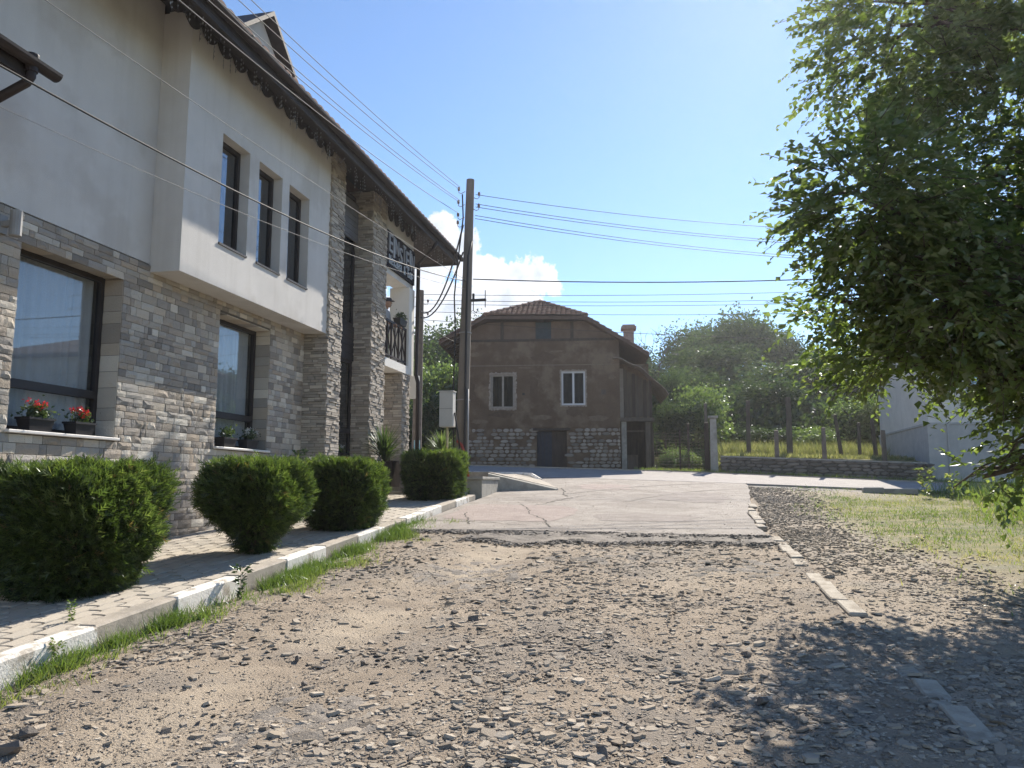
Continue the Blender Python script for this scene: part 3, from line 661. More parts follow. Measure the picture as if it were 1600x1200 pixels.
for ch, w_, h_, dz in (('E', .24, .44, .02), ('I', .10, .50, -.06), ('N', .24, .36, .06), ('S', .22, .40, -.08), ('T', .20, .42, .02), ('E', .22, .42, -.06), ('I', .10, .38, .08), ('N', .24, .44, -.04)):
    letter(ch, y, 7.03 + dz, h_, w_, M_letter); y += w_ + .035
M_letter2 = mat('sign_letter_pale', (.42, .46, .51), (.47, .51, .55), 4, .5); y = 16.94
for ch in 'Механа & Бар':
    if ch != ' ': letter(ch, y, 6.76, .22 if ch in 'М&Б' else .17, .12, M_letter2, .015)
    y += .145
# roof, eaves, gutter
EX, EZ, EY0, EY1 = -5.93, 7.86, -2.0, 20.85; pitch = .55
rf = MB(); rx = -11.3; rz = EZ + .16 + pitch * (EX - rx); hy1 = EY1 - (EX - rx); hy0 = EY0 + (EX - rx)
T = [(EX, EY0, EZ + .16), (EX, EY1, EZ + .16), (rx, hy1, rz), (rx, hy0, rz), (2 * rx - EX, EY0, EZ + .16), (2 * rx - EX, EY1, EZ + .16)]
B = [(x, y, z - .1) for x, y, z in T]
rf.add(T + B, [(0, 1, 2, 3), (1, 5, 2), (5, 4, 3, 2), (4, 0, 3), (6, 9, 8, 7), (7, 8, 11), (11, 8, 9, 10), (10, 9, 6), (0, 6, 7, 1), (1, 7, 11, 5), (5, 11, 10, 4), (4, 10, 6, 0)])
roof = G(rf, 'roof', M_tile)
so_ = MB(); V = [(EX + .02, EY0, EZ - .02), (EX + .02, EY1, EZ - .02), (-7.2, EY1 - 1.27, EZ + .66), (-7.2, EY0, EZ + .66)]
so_.add(V + [(x, y, z + .03) for x, y, z in V], [(0, 3, 2, 1), (4, 5, 6, 7), (0, 1, 5, 4), (1, 2, 6, 5), (2, 3, 7, 6), (3, 0, 4, 7)])
V = [(EX + .02, EY1, EZ - .025), (-12, EY1, EZ - .025), (-12, EY1 - 1.9, EZ + .65), (-7.25, EY1 - 1.9, EZ + .65), (-7.2, EY1 - 1.27, EZ + .655)]
so_.add(V + [(x, y, z + .03) for x, y, z in V], [(4, 3, 2, 1, 0), (5, 6, 7, 8, 9)] + [(i, (i + 1) % 5, 5 + (i + 1) % 5, 5 + i) for i in range(5)])
G(so_, 'soffit', M_soffit)
fa = MB(); fa.box(EX - .02, EX + .012, EY0, EY1, EZ - .10, EZ + .10); fa.box(-12, EX - .021, EY1 - .02, EY1 + .012, EZ - .10, EZ + .10); G(fa, 'fascia', M_soffit)
gu = MB(); prof = [(.02 + .075 * (1 - math.cos(a)) - .0, -.075 * math.sin(a)) for a in [math.pi * i / 8 for i in range(9)]]
outl = prof + [(p[0] * .9 + .008, p[1] * .88 + .004) for p in prof[::-1]]
gu.prism([(EX + .0 + a, EZ + .09 + b) for a, b in outl], 1, EY0, EY1 + .08); G(gu, 'gutter', M_brown)
for yy in np.arange(EY0 + .5, EY1, 1.1):
    b = MB(); b.box(EX + .012, EX + .18, yy, yy + .03, EZ + .085, EZ + .1); G(b, 'gutter_bracket', M_brown)
# dark scalloped board standing in for the shade edge under the soffit
def scallops(y0, y1, x, ztop, depth, n):
    poly = []; st = (y1 - y0) / n
    for i in range(n):
        a = y0 + i * st
        for k in range(7): poly.append((a + st * k / 7, ztop - depth * (.35 + .65 * math.sin(math.pi * k / 7) ** .7)))
    poly.append((y1, ztop - depth * .35)); top = [(p[0], ztop) for p in poly[::-1]]
    for i in range(len(poly) - 1):
        (a, b), (c, d) = poly[i], poly[i + 1]; va.add([(x, a, b), (x, c, d), (x, c, ztop), (x, a, ztop), (x - .02, a, b), (x - .02, c, d), (x - .02, c, ztop), (x - .02, a, ztop)], [(0, 1, 2, 3), (7, 6, 5, 4), (0, 4, 5, 1)])
for q in ((9.0, 13.84, BX + .045, 8.20, .22, 12), (16.85, 18.84, -6.50, 8.12, .32, 5), (-1, 8.99, BX + .045, 8.20, .22, 24)):
    va = MB(); scallops(*q); G(va, 'eave_shade_board', M_soffit)
# tile courses at the eave, three stepped lengths, and the little dormer
def tile_strip(name, y0, y1, x, z, parent):
    s = MB(); y = y0; k = 0
    while y < y1:
        for c in range(3):
            xx = x - c * .33; zz = z + c * .33 * pitch; a = y
            pts = [(a + .11 * (1 - math.cos(t)), .055 * math.sin(t)) for t in [math.pi * i / 5 for i in range(6)]]; v = []
            for dx in (0, -.36):
                v += [(xx + dx, p, zz - dx * pitch * 1.0 + q + (.02 if dx == 0 else 0)) for p, q in pts]
            v += [(xx + d2, p, zz - d2 * pitch - .02) for d2 in (0, -.36) for p in (a, a + .22)]
            s.add(v, [(i, i + 1, i + 7, i + 6) for i in range(5)] + [(5, 4, 3, 2, 1, 0, 12, 13)], random.random())
        y += .235
    return tag(G(s, name, M_tile, parent), kind='stuff')
tile_strip('eave_tiles', EY0, EY1 - .3, EX + .05, EZ + .19, roof)
for y0, y1, x, z in ((8.6, 12.1, -6.12, 8.34), (12.1, 13.85, -6.14, 8.30), (13.85, 15.3, -6.16, 8.26)):
    s = MB(); s.add([(x, y0, z - .12), (x, y1, z - .12), (x - .9, y1, z - .12 + .9 * pitch), (x - .9, y0, z - .12 + .9 * pitch), (x, y0, z), (x, y1, z), (x - .9, y1, z + .9 * pitch), (x - .9, y0, z + .9 * pitch)], [(0, 3, 2, 1), (4, 5, 6, 7), (0, 1, 5, 4), (1, 2, 6, 5), (2, 3, 7, 6), (3, 0, 4, 7)])
    G(s, 'raised_roof_strip', M_tile, roof)
dm = MB(); dm.box(-9.4, -7.85, 12.55, 14.0, 8.9, 10.15); dm.prism([(12.55, 10.15), (14.0, 10.15), (13.275, 10.75)], 0, -9.4, -7.85); do = G(dm, 'dormer', M_plaster, roof)
dm = MB()
for a, b, c, d in ((12.2, 9.92, 13.275, 10.83), (13.275, 10.83, 14.35, 9.92)): dm.add([(-7.6, a, b), (-7.6, c, d), (-9.6, c, d), (-9.6, a, b), (-7.6, a, b + .1), (-7.6, c, d + .1), (-9.6, c, d + .1), (-9.6, a, b + .1)], [(0, 3, 2, 1), (4, 5, 6, 7), (0, 1, 5, 4), (1, 2, 6, 5), (2, 3, 7, 6), (3, 0, 4, 7)])
G(dm, 'dormer_roof', M_soffit, roof)
dm = MB(); dm.box(-7.84, -7.8, 13.0, 13.75, 9.15, 9.8); G(dm, 'dormer_window', M_darkframe, roof)
# downpipe at the far corner
dp = MB(); dp.tube([(-5.9, 18.75, 7.8), (-6.0, 18.75, 7.6), (-6.40, 18.80, 7.25), (-6.42, 18.80, 4.5), (-6.40, 18.74, 4.35), (-6.34, 18.72, 4.15), (-6.34, 18.72, 1.5)], .05, 10); G(dp, 'downpipe', M_brown, None, True)
# wall lamp
lm = MB(); lm.lathe([(.055, -.14), (.06, -.135), (.06, .135), (.055, .14)], (-6.82, 6.83, 4.36), 14); lm.box(-6.99, -6.87, 6.80, 6.86, 4.33, 4.39); lm.box(-7.0, -6.975, 6.78, 6.88, 4.26, 4.46)
tag(lm.build('wall_lamp', M_metal), 'grey cylindrical up-down lamp on the stone wall above the first window', 'wall lamp')
# near porch roof with its gutter and downpipe, top left
porch = empty('porch_roof', (-6.6, 5, 5.4), label='dark porch roof end with brown gutter and bent downpipe at the top left', cat='roof')
def PP(s, n, m, sm=False): o = s.build(n, m, None, sm); o.parent = porch; o.matrix_parent_inverse = Matrix.Translation((6.6, -5, -5.4)); return o
s = MB(); s.prism([(-6.16 + a, 5.72 + b) for a, b in outl], 1, 1.5, 6.42); PP(s, 'gutter', M_brown)
s = MB(); s.box(-6.2, -6.15, 1.5, 6.2, 5.56, 5.74); PP(s, 'fascia', M_soffit)
s = MB(); s.add([(-6.15, 1.5, 5.75), (-6.15, 6.2, 5.75), (-6.98, 6.2, 6.25), (-6.98, 1.5, 6.25), (-6.15, 1.5, 5.67), (-6.15, 6.2, 5.67), (-6.98, 6.2, 6.17), (-6.98, 1.5, 6.17)], [(0, 1, 2, 3), (7, 6, 5, 4), (0, 4, 5, 1), (1, 5, 6, 2), (2, 6, 7, 3), (3, 7, 4, 0)]); PP(s, 'tiles', M_tile)
s = MB(); s.tube([(-6.09, 6.13, 5.72), (-6.09, 6.13, 5.56), (-6.12, 6.12, 5.50), (-6.8, 6.02, 5.12), (-6.9, 6.0, 5.04), (-6.92, 6.0, 3.0), (-6.92, 6.0, .7)], .045, 10); PP(s, 'downpipe', M_brown, True)
s = MB(); s.lathe([(.06, -.09), (.062, .08), (.058, .09)], (-6.09, 6.13, 5.70), 12); PP(s, 'downpipe_outlet', M_brown)
s = MB(); s.box(-6.99, -6.9, 6.1, 6.24, 5.9, 8.3); PP(s, 'corner_board', M_soffit)
# icicle lights along the eave
il = MB(); rn = random.Random(5); pts = []
y = 8.0
while y < 20.7:
    L_ = rn.choice((.08, .14, .2, .28, .36)); x = EX - .12 - rn.uniform(0, .45); zt = EZ - .03 + (EX - x) * .52
    il.tube([(x, y, zt), (x + rn.uniform(-.01, .01), y + rn.uniform(-.01, .01), zt - L_)], .0035, 3, False, .1)
    for k in range(int(L_ / .075)):
        zz = zt - .06 - k * .075; il.add([(x, y, zz), (x + .012, y + .008, zz - .02), (x - .01, y + .012, zz - .024), (x, y - .012, zz - .028), (x, y, zz - .05)], [(0, 1, 2), (0, 2, 3), (0, 3, 1), (4, 2, 1), (4, 3, 2), (4, 1, 3)], 1.)
    y += rn.uniform(.05, .1)
il.tube([(EX - .12, 8, EZ + .02), (EX - .12, 20.7, EZ + .02)], .006, 4)
tag(il.build('icicle_lights', mat('clear_bulbs', (.1, .1, .11), None, 4, .3, spec=.6, tint=[(.04, .04, .045), (.26, .27, .30)], tint_amt=1.)), 'unlit icicle string lights hanging along the dark eaves', 'string lights')

# ------------------------------------------------------------------ small foliage shapes
def leaf_shape(fold=.12):
    return (np.array([(0, 0, 0), (.42, .36, fold), (.42, -.36, fold), (1, 0, -.05), (.45, 0, 0)], float), np.array([(0, 4, 1), (0, 2, 4), (1, 4, 3), (2, 3, 4)]))
LEAF = [leaf_shape(.10), leaf_shape(.2)]
LEAF4 = [(np.array([(0, 0, 0), (.45, .3, .1), (1, 0, -.05), (.45, -.3, .1)], float), np.array([(0, 1, 2), (0, 2, 3)]))]
def spray_shape(seed):                       # a flat feathery conifer spray, local x is outward
    rn = random.Random(seed); v = []; f = []
    def sp(p, d, l, w):
        n = Vector((-d.y, d.x, rn.uniform(-.4, .4))).normalized(); k = len(v); v.extend([tuple(p - n * w), tuple(p + n * w), tuple(p + d * l)]); f.append((k, k + 1, k + 2))
    sp(Vector((0, 0, 0)), Vector((1, 0, 0)), 1, .05)
    for k in range(5):
        t = .1 + .15 * k; s = 1 if k % 2 else -1; a = rn.uniform(.4, .8) * s; sp(Vector((t, 0, 0)), Vector((math.cos(a), math.sin(a), rn.uniform(-.25, .25))), .55 - .05 * k, .05)
    return np.array(v), np.array(f)
SPRAY = [spray_shape(i) for i in range(4)]
BLADE = []
for bend in (.15, .4, .75):
    BLADE.append((np.array([(-.5, 0, 0), (.5, 0, 0), (-.36, bend * .25, .5), (.36, bend * .25, .5), (0, bend, 1.)], float), np.array([(0, 1, 3), (0, 3, 2), (2, 3, 4)])))
def blades(x, y, z, h, w, tint, lean=.35):
    n = len(x); M = rot_mats(RNG.uniform(-lean, lean, n), RNG.uniform(-lean, lean, n), RNG.uniform(0, 6.283, n))
    return scatter(BLADE, np.stack([x, y, z], 1), M, np.stack([w, h, h], 1), tint)

# ------------------------------------------------------------------ clipped thuja bushes
def thuja(name, cx, cy, dx, dy, h, n, label, round_=.0, under=.0, seed=1, stems=True, bare=0.):
    base = .075 * cy + .115; rng = np.random.default_rng(seed)
    root = empty(name, (cx, cy, base), label=label, cat='bush', group='clipped thuja bushes along the kerb')
    # outward directions on a rounded box
    d = rng.normal(size=(n, 3)); d /= np.linalg.norm(d, axis=1, keepdims=True)
    p = 9 - 5.5 * round_; r = (np.abs(d) ** p).sum(1) ** (-1 / p); P = d * r[:, None]           # superellipsoid in [-1,1]
    rad = 1 - np.abs(rng.normal(0, .075, n)) + .10 * rng.uniform(0, 1, n) * (rng.uniform(0, 1, n) > .85); lump = .16 * (fbm(P[:, 0] * 2.1 + 5 + P[:, 2] * 1.3, P[:, 1] * 2.1 + P[:, 2] * 1.7, seed * 7, 3) - .45) * 2
    P = P * (rad + lump)[:, None]
    tz = (P[:, 2] + 1) / 2; taper = 1 - under * (1 - ss(0, .62, tz)) ** 1.2
    if bare:
        kp = rng.uniform(0, 1, n) > bare * (1 - ss(.22, .42, tz + .12 * rng.normal(size=n))); P, tz, taper, d, rad = P[kp], tz[kp], taper[kp], d[kp], rad[kp]; n = len(P)
    pos = np.stack([P[:, 0] * dx / 2 * taper, P[:, 1] * dy / 2 * taper, .03 + tz * h], 1)
    out = d * [1, 1, .8] + [0, 0, .5] + rng.normal(0, .5, (n, 3))
    M = frame_mats(out, None, rng.uniform(-1.6, 1.6, n)); sc = rng.uniform(.06, .15, n)
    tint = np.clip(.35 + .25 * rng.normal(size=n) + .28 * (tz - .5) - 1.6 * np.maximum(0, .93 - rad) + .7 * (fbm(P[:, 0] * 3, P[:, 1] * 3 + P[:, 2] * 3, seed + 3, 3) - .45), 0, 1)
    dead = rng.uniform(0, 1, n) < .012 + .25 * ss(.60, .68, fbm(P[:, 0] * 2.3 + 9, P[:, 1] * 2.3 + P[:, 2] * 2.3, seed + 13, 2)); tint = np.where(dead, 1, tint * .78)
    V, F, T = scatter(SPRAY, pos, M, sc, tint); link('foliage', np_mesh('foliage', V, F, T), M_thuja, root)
    # dark solid core added to block light and stand in for inner shade
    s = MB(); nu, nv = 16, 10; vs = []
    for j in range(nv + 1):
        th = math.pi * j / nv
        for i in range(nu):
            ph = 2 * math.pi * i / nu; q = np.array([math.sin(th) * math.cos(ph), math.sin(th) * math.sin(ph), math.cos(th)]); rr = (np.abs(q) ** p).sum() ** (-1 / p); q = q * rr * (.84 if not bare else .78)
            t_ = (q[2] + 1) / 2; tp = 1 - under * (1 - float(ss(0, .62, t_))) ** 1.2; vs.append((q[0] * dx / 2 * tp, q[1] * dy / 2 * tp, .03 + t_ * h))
    s.add(vs, [(j * nu + i, j * nu + (i + 1) % nu, (j + 1) * nu + (i + 1) % nu, (j + 1) * nu + i) for j in range(nv) for i in range(nu)]); (s.build('shade_core', M_core, root, True) if not bare else None)
    if bare: s.v = [(x * (.35 + .65 * float(ss(.2, .5, z / h))), y * (.35 + .65 * float(ss(.2, .5, z / h))), z) for x, y, z in s.v]; s.build('shade_core', M_core, root, True)
    rn = random.Random(seed)
    if stems:
        for k in range(9 if not bare else 22):
            a = rn.uniform(0, 6.28); rr = rn.uniform(.12, .42) if not bare else rn.uniform(.3, .58); t = MB(); x1, y1 = math.cos(a) * rr * dx * .8, math.sin(a) * rr * dy * .8
            t.tube([(math.cos(a) * .05, math.sin(a) * .05, -.03), (x1 * .35, y1 * .35, h * .2), (x1, y1, h * .55)], [.028, .018, .008], 6); t.build('stem', M_bark, root, True)
    return root
thuja('thuja_bush', -5.54, 6.52, 1.10, 1.22, 1.10, 28000, 'largest clipped thuja bush, boxy, nearest in the row beside the kerb', .08, .30, 1)
thuja('thuja_bush', -5.06, 8.9, 1.02, 1.08, 1.03, 22000, 'rounded thuja bush with bare lower stems showing, second from the left', .45, .74, 2, bare=.85)
thuja('thuja_bush', -4.93, 11.2, 1.04, 1.12, .93, 15000, 'clipped thuja bush standing just right of the rounded one', .2, .30, 3)
thuja('thuja_bush', -5.0, 16.0, 1.06, 1.1, .90, 13000, 'squarest clipped thuja bush, farthest along, in front of the utility pole', .0, .08, 4)

# ------------------------------------------------------------------ flower boxes on the sills, planters
def flowers(name, y, z, x, label, petal, w=.34, seed=1, leafy=1., group='flower boxes on the window sills', npet=40):
    root = empty(name, (x, y, z), label=label, cat='flower pot', group=group); rng = np.random.default_rng(seed)
    s = MB(); b, t = w * .42, w * .5
    vs = [(-.07, -b, 0), (.07, -b, 0), (.07, b, 0), (-.07, b, 0), (-.09, -t, .13), (.09, -t, .13), (.09, t, .13), (-.09, t, .13), (-.10, -t - .012, .13), (.10, -t - .012, .13), (.10, t + .012, .13), (-.10, t + .012, .13), (-.10, -t - .012, .155), (.10, -t - .012, .155), (.10, t + .012, .155), (-.10, t + .012, .155), (-.08, -t + .01, .14), (.08, -t + .01, .14), (.08, t - .01, .14), (-.08, t - .01, .14)]
    fs = [(3, 2, 1, 0)] + [(4 * k + i, 4 * k + (i + 1) % 4, 4 * k + 4 + (i + 1) % 4, 4 * k + 4 + i) for k in range(4) for i in range(4)] + [(16, 17, 18, 19)]
    s.add(vs, fs).build('pot', M_black, root)
    n = int(260 * leafy); p = rng.normal(size=(n, 3)) * [.05, w * .22, .05] + [.01, 0, .22]; p[:, 2] = np.maximum(p[:, 2], .14)
    V, F, T = scatter(LEAF4, p, frame_mats(rng.normal(size=(n, 3)) + [0, 0, .3], None, rng.uniform(0, 6, n)), rng.uniform(.03, .06, n), np.clip(rng.normal(.6, .25, n), 0, 1)); link('leaves', np_mesh('leaves', V, F, T), M_bush, root)
    if petal is not None:
        c = rng.normal(size=(npet // 5, 3)) * [.04, w * .2, .03] + [.03, 0, .29]; p = np.repeat(c, 14, 0) + rng.normal(size=(len(c) * 14, 3)) * .016; n = len(p)
        V, F, T = scatter(LEAF4, p, frame_mats(rng.normal(size=(n, 3)), None, rng.uniform(0, 6, n)), rng.uniform(.018, .032, n), rng.uniform(0, 1, n)); link('blossoms', np_mesh('blossoms', V, F, T), petal, root)
    return root
zs = W1[2] + .006
flowers('flower_pot', 7.55, zs, WX - .06, 'black flower box with red blossoms and many leaves, left on the first window sill', M_flower_r, .36, 1, 1.5, npet=40)
flowers('flower_pot', 8.22, zs, WX - .06, 'black flower box full of bright red blossoms, right on the first window sill', M_flower_r, .32, 2, .7, npet=90)
flowers('flower_pot', 11.38, zs, WX - .06, 'black flower box with green plants only, left on the second window sill', None, .36, 3, .9)
flowers('flower_pot', 12.05, zs, WX - .06, 'black flower box with white blossoms, right on the second window sill', M_flower_w, .34, 4, .9, npet=60)
for y, m, sd, lb in ((14.62, M_flower_r, 5, 'small flower pot with red blossoms beside the first stone column'), (14.98, None, 6, 'small green flower pot, middle one between the stone columns'), (15.32, M_flower_w, 7, 'small flower pot with a few pale blossoms beside the second stone column')):
    flowers('flower_pot', y, 2.106, -6.84, lb, m, .24, sd, .5, npet=25)
flowers('flower_pot', 18.0, 5.475, -6.575, 'flower box hung on the balcony railing', M_flower_w, .5, 8, 1.2, npet=20)
def planter(name, x, y, w, d, h, z, label, leaf_n, leaf_l, seed, pale=False):
    root = empty(name, (x, y, z), label=label, cat='planter'); s = MB()
    s.add([(-w * .42, -d * .42, 0), (w * .42, -d * .42, 0), (w * .42, d * .42, 0), (-w * .42, d * .42, 0), (-w / 2, -d / 2, h), (w / 2, -d / 2, h), (w / 2, d / 2, h), (-w / 2, d / 2, h), (-w * .44, -d * .44, h), (w * .44, -d * .44, h), (w * .44, d * .44, h), (-w * .44, d * .44, h), (-w * .42, -d * .42, h - .06), (w * .42, -d * .42, h - .06), (w * .42, d * .42, h - .06), (-w * .42, d * .42, h - .06)],
          [(3, 2, 1, 0)] + [(4 * k + i, 4 * k + (i + 1) % 4, 4 * k + 4 + (i + 1) % 4, 4 * k + 4 + i) for k in range(3) for i in range(4)] + [(12, 13, 14, 15)])
    s.build('pot', M_brown, root); rng = np.random.default_rng(seed); n = leaf_n
    a = rng.uniform(0, 6.283, n); el = rng.uniform(.3, 1.45, n); dv = np.stack([np.cos(a) * np.cos(el), np.sin(a) * np.cos(el), np.sin(el)], 1)
    sh = [(np.array([(0, -.022, 0), (0, .022, 0), (.5, -.026, .03), (.5, .026, .03), (1, 0, -.06)]), np.array([(0, 2, 3), (0, 3, 1), (2, 4, 3)]))]
    st = np.zeros((n, 3)); st[:, 2] = h - .04 + rng.uniform(0, .22, n)
    V, F, T = scatter(sh, st, frame_mats(dv), rng.uniform(.6, 1.1, n) * leaf_l, rng.uniform(.2, 1, n)); link('leaves', np_mesh('leaves', V, F, T), M_bush_l if pale else M_bush, root); return root
planter('yucca_planter', -6.15, 16.0, .62, .62, .55, 1.56, 'dark square planter with a spiky yucca in front of the second stone column', 190, .72, 1)
planter('yucca_planter', -5.75, 18.9, .8, .7, .55, 1.72, 'brown planter with pale feathery plant behind the square bush', 260, .62, 2, True)
# climbing sprig beside the first stone column
rng = np.random.default_rng(31); n = 240; t = rng.uniform(0, 1, n)
pos = np.stack([-6.82 + .05 * rng.normal(size=n), 13.5 + .12 * rng.normal(size=n) - .05 * t, 1.0 + 1.25 * t], 1)
V, F, T = scatter(LEAF, pos, frame_mats(rng.normal(size=(n, 3)), None, rng.uniform(0, 6, n)), rng.uniform(.05, .1, n), rng.uniform(.3, 1, n))
sprig = empty('climbing_plant', (-6.8, 13.5, 1.0), label='slender leafy climber growing against the first stone column', cat='plant'); o = link('leaves', np_mesh('leaves', V, F, T), M_bush_l, sprig); o.matrix_parent_inverse = Matrix.Translation((6.8, -13.5, -1.0))
s = MB(); s.tube([(-6.8, 13.5, 1.0), (-6.82, 13.48, 1.6), (-6.8, 13.45, 2.2)], [.012, .008, .004], 5); o = s.build('stem', M_bark, sprig); o.matrix_parent_inverse = Matrix.Translation((6.8, -13.5, -1.0))

# ------------------------------------------------------------------ entrance steps, low walls, corner pavement
steps = empty('entrance_steps', (-6.2, 17, 1.2), label='stone entrance steps beside the square bush under the balcony', cat='steps')
for i in range(5):
    s = MB(); s.box(-6.75 + 0 * i, -5.75 + .0 * i, 16.9 + i * .3, 17.2 + i * .3 + .02 * (i < 4), 1.0, 1.46 + i * .16, bev=.012); o = s.build('step', M_conc, steps); o.matrix_parent_inverse = Matrix.Translation((6.2, -17, -1.2))
s = MB(); s.add([(-6.83, 16.75, 1.2), (-6.77, 16.75, 1.2), (-6.77, 16.85, 2.25), (-6.83, 16.85, 2.25), (-6.83, 18.0, 1.2), (-6.77, 18.0, 1.2), (-6.77, 18.0, 2.45), (-6.83, 18.0, 2.45)], [(0, 1, 2, 3), (5, 4, 7, 6), (0, 4, 5, 1), (1, 5, 6, 2), (2, 6, 7, 3), (3, 7, 4, 0)]); o = s.build('side_panel', M_brown, steps); o.matrix_parent_inverse = Matrix.Translation((6.2, -17, -1.2))
lw = empty('low_wall', (-4.6, 17.5, 1.2), label='low grey concrete block wall stepping down at the end of the kerb', cat='wall')
for (a, b, c, d, e, f_) in ((-6.0, -4.33, 17.35, 19.0, 1.0, 1.72), (-5.1, -4.62, 16.95, 17.345, 1.0, 1.47), (-6.05, -4.30, 17.30, 19.05, 1.722, 1.79)):
    s = MB(); s.box(a, b, c, d, e, f_, bev=.012); o = s.build('block', M_conc, lw); o.matrix_parent_inverse = Matrix.Translation((4.6, -17.5, -1.2))
rp = MB(); rp.add([(-4.6, 19.06, 1.2), (-3.05, 19.9, 1.2), (-3.0, 20.05, 1.2), (-4.65, 19.3, 1.2), (-4.6, 19.06, 1.88), (-3.05, 19.9, 1.5), (-3.0, 20.05, 1.52), (-4.65, 19.3, 1.9)], [(3, 2, 1, 0), (4, 5, 6, 7), (0, 1, 5, 4), (1, 2, 6, 5), (2, 3, 7, 6), (3, 0, 4, 7)])
tag(rp.build('ramp_edge_wall', M_conc), 'sloping concrete ramp edge running down to the asphalt at the corner', 'wall')
cpv = MB(); pts = [(-12, 19.2), (-4.66, 19.32), (-3.02, 20.07), (-3.6, 20.9), (-4.1, 22.2), (-4.7, 23.2), (-5.8, 23.9), (-12, 24.2)]
top = [(x, y, 1.93 if x < -4 else (1.53 if y < 20.5 else 1.75)) for x, y in pts]; cpv.add([(x, y, 1.2) for x, y in pts] + top, [tuple(range(8, 16)), tuple(range(7, -1, -1))] + [(i, (i + 1) % 8, 8 + (i + 1) % 8, 8 + i) for i in range(8)])
tag(cpv.build('corner_pavement', M_kgrey), kind='structure')
ck = MB(); ck.tube([(-3.62, 20.95, 1.72), (-4.1, 22.25, 1.88), (-4.7, 23.25, 1.92), (-5.8, 23.97, 1.95), (-12, 24.3, 2.05)], .07, 6); o = tag(ck.build('corner_kerb', M_kwhite), kind='structure')

# ------------------------------------------------------------------ utility poles, cabinets, wires
def pole(name, base, top, r0, r1, label, steps_=(), n=14):
    root = empty(name, base, label=label, cat='utility pole', group='concrete utility poles'); d = Vector(top) - Vector(base); s = MB()
    k = 8; s.tube([d * (i / k) for i in range(k + 1)], [r0 + (r1 - r0) * i / k for i in range(k + 1)], n); s.build('shaft', M_pole, root, False); return root, d
P0 = Vector((-5.12, 18.36, 1.3)); P1 = Vector((-4.92, 18.38, 9.22))
pr, pd = pole('utility_pole', P0, P1, .165, .10, 'tall grey concrete pole with many wires beside the square bush')
def insul(root, off, side, z, m=M_cable, arm=.22):
    s = MB(); x = side * arm; s.tube([(side * .1, 0, z), (x * .8, 0, z - .05), (x, 0, z - .02), (x, 0, z + .05)], .009, 5); s.lathe([(.012, .03), (.035, .04), (.03, .07), (.036, .085), (.026, .12), (.01, .13)], (x, 0, z), 8)
    o = s.build('insulator', m, root); o.location = off; return o
M_ins = mat('insulator_glaze', (.20, .13, .11), (.27, .2, .18), 6, .4, spec=.5)
for z, dx in ((7.62, .17), (7.28, .165), (6.95, .16), (6.75, .16)): insul(pr, (dx * 0 + .18 * z / 7.9, 0, 0), -1, z, M_ins, .27)
for z in (7.45, 7.15): insul(pr, (.18 * z / 7.9, 0, 0), 1, z, M_ins, .26)
s = MB(); s.box(.1, .62, -.03, .03, 4.78, 4.84); s.tube([(.30, 0, 4.84), (.30, 0, 4.98)], .03, 8); s.tube([(.60, 0, 5.05), (.60, 0, 4.62)], .012, 6); s.tube([(.30, 0, 4.78), (.30, 0, 4.55), (.38, 0, 4.5), (.42, 0, 4.6)], .012, 6); s.build('bracket_arm', M_cable, pr)
s = MB(); s.tube([(.15, -.17, 0.2), (.15, -.175, 1.6), (.16, -.165, 3.2), (.17, -.15, 4.7), (.2, -.14, 5.9), (.26, -.05, 6.3)], .028, 7); s.build('cable', M_cable, pr, True)
s = MB(); s.tube([(-.13, -.13, 1.2), (-.16, -.12, 2.5), (-.12, -.12, 4.0), (-.16, -.1, 4.9), (-.1, -.1, 5.6), (.05, -.1, 6.9), (.03, -.12, 7.5)], .02, 6); s.build('cable', M_cable, pr, True)
s = MB(); s.tube([(-.02, -.22, 1.35), (.10, -.24, 1.25), (.19, -.24, 1.0), (.24, -.22, .6), (.26, -.2, .46)], .035, 8); s.build('conduit', M_red, pr, True)
s = MB(); s.tube([(.21, -.1, .3), (.20, -.1, 2.6)], .03, 8); s.build('pipe', M_metal, pr, True)
for z in (2.35, 4.0): s = MB(); s.lathe([(.19 - .0085 * z, -.012), (.19 - .0085 * z, .012)], (.025 * z, 0, z), 14); s.build('strap', M_metal, pr)
Q0 = Vector((-7.78, 22.9, 1.7)); Q1 = Vector((-7.72, 22.9, 7.62))
MP = mat('brown_pole', (.13, .11, .095), (.18, .15, .13), 6, .95, .4, 40)
qr, qd = pole('utility_pole', Q0, Q1, .16, .11, 'shorter brownish concrete pole behind the guesthouse downpipe')
[c for c in qr.children][0].data.materials[0] = MP
for z in (5.75, 5.45, 5.1): insul(qr, (.05, 0, 0), -1, z, M_ins, .24)
for z in (5.5, 5.1): insul(qr, (.05, 0, 0), 1, z, M_ins, .26)
s = MB(); s.box(-.13, .14, -.36, -.18, 2.5, 3.2); s.build('meter_box', M_cab, qr)
s = MB(); s.box(-.02, .17, -.17, -.155, .9, 1.25); s.build('notice', mat('blue_notice', (.10, .30, .42), (.30, .45, .5), 9, .6), qr)
cb = empty('electric_cabinet', (-5.0, 16.83, 1.3), label='pale electric cabinet on a thin yellow post beside the tall pole', cat='electric cabinet')
s = MB(); s.box(-.155, .155, -.11, .11, 1.58, 2.36, bev=.01); o = s.build('box', M_cab, cb); s = MB(); s.box(-.17, .17, -.125, .125, 2.362, 2.385); s.build('lid', M_cab, cb); s = MB(); s.box(-.14, .14, -.116, -.1105, 1.98, 1.985); s.build('door_seam', M_crack, cb)
s = MB(); s.box(-.02, .02, -.02, .02, -.1, 1.579); s.build('post', mat('yellow_post', (.42, .36, .20), (.48, .42, .25), 6, .7), cb)
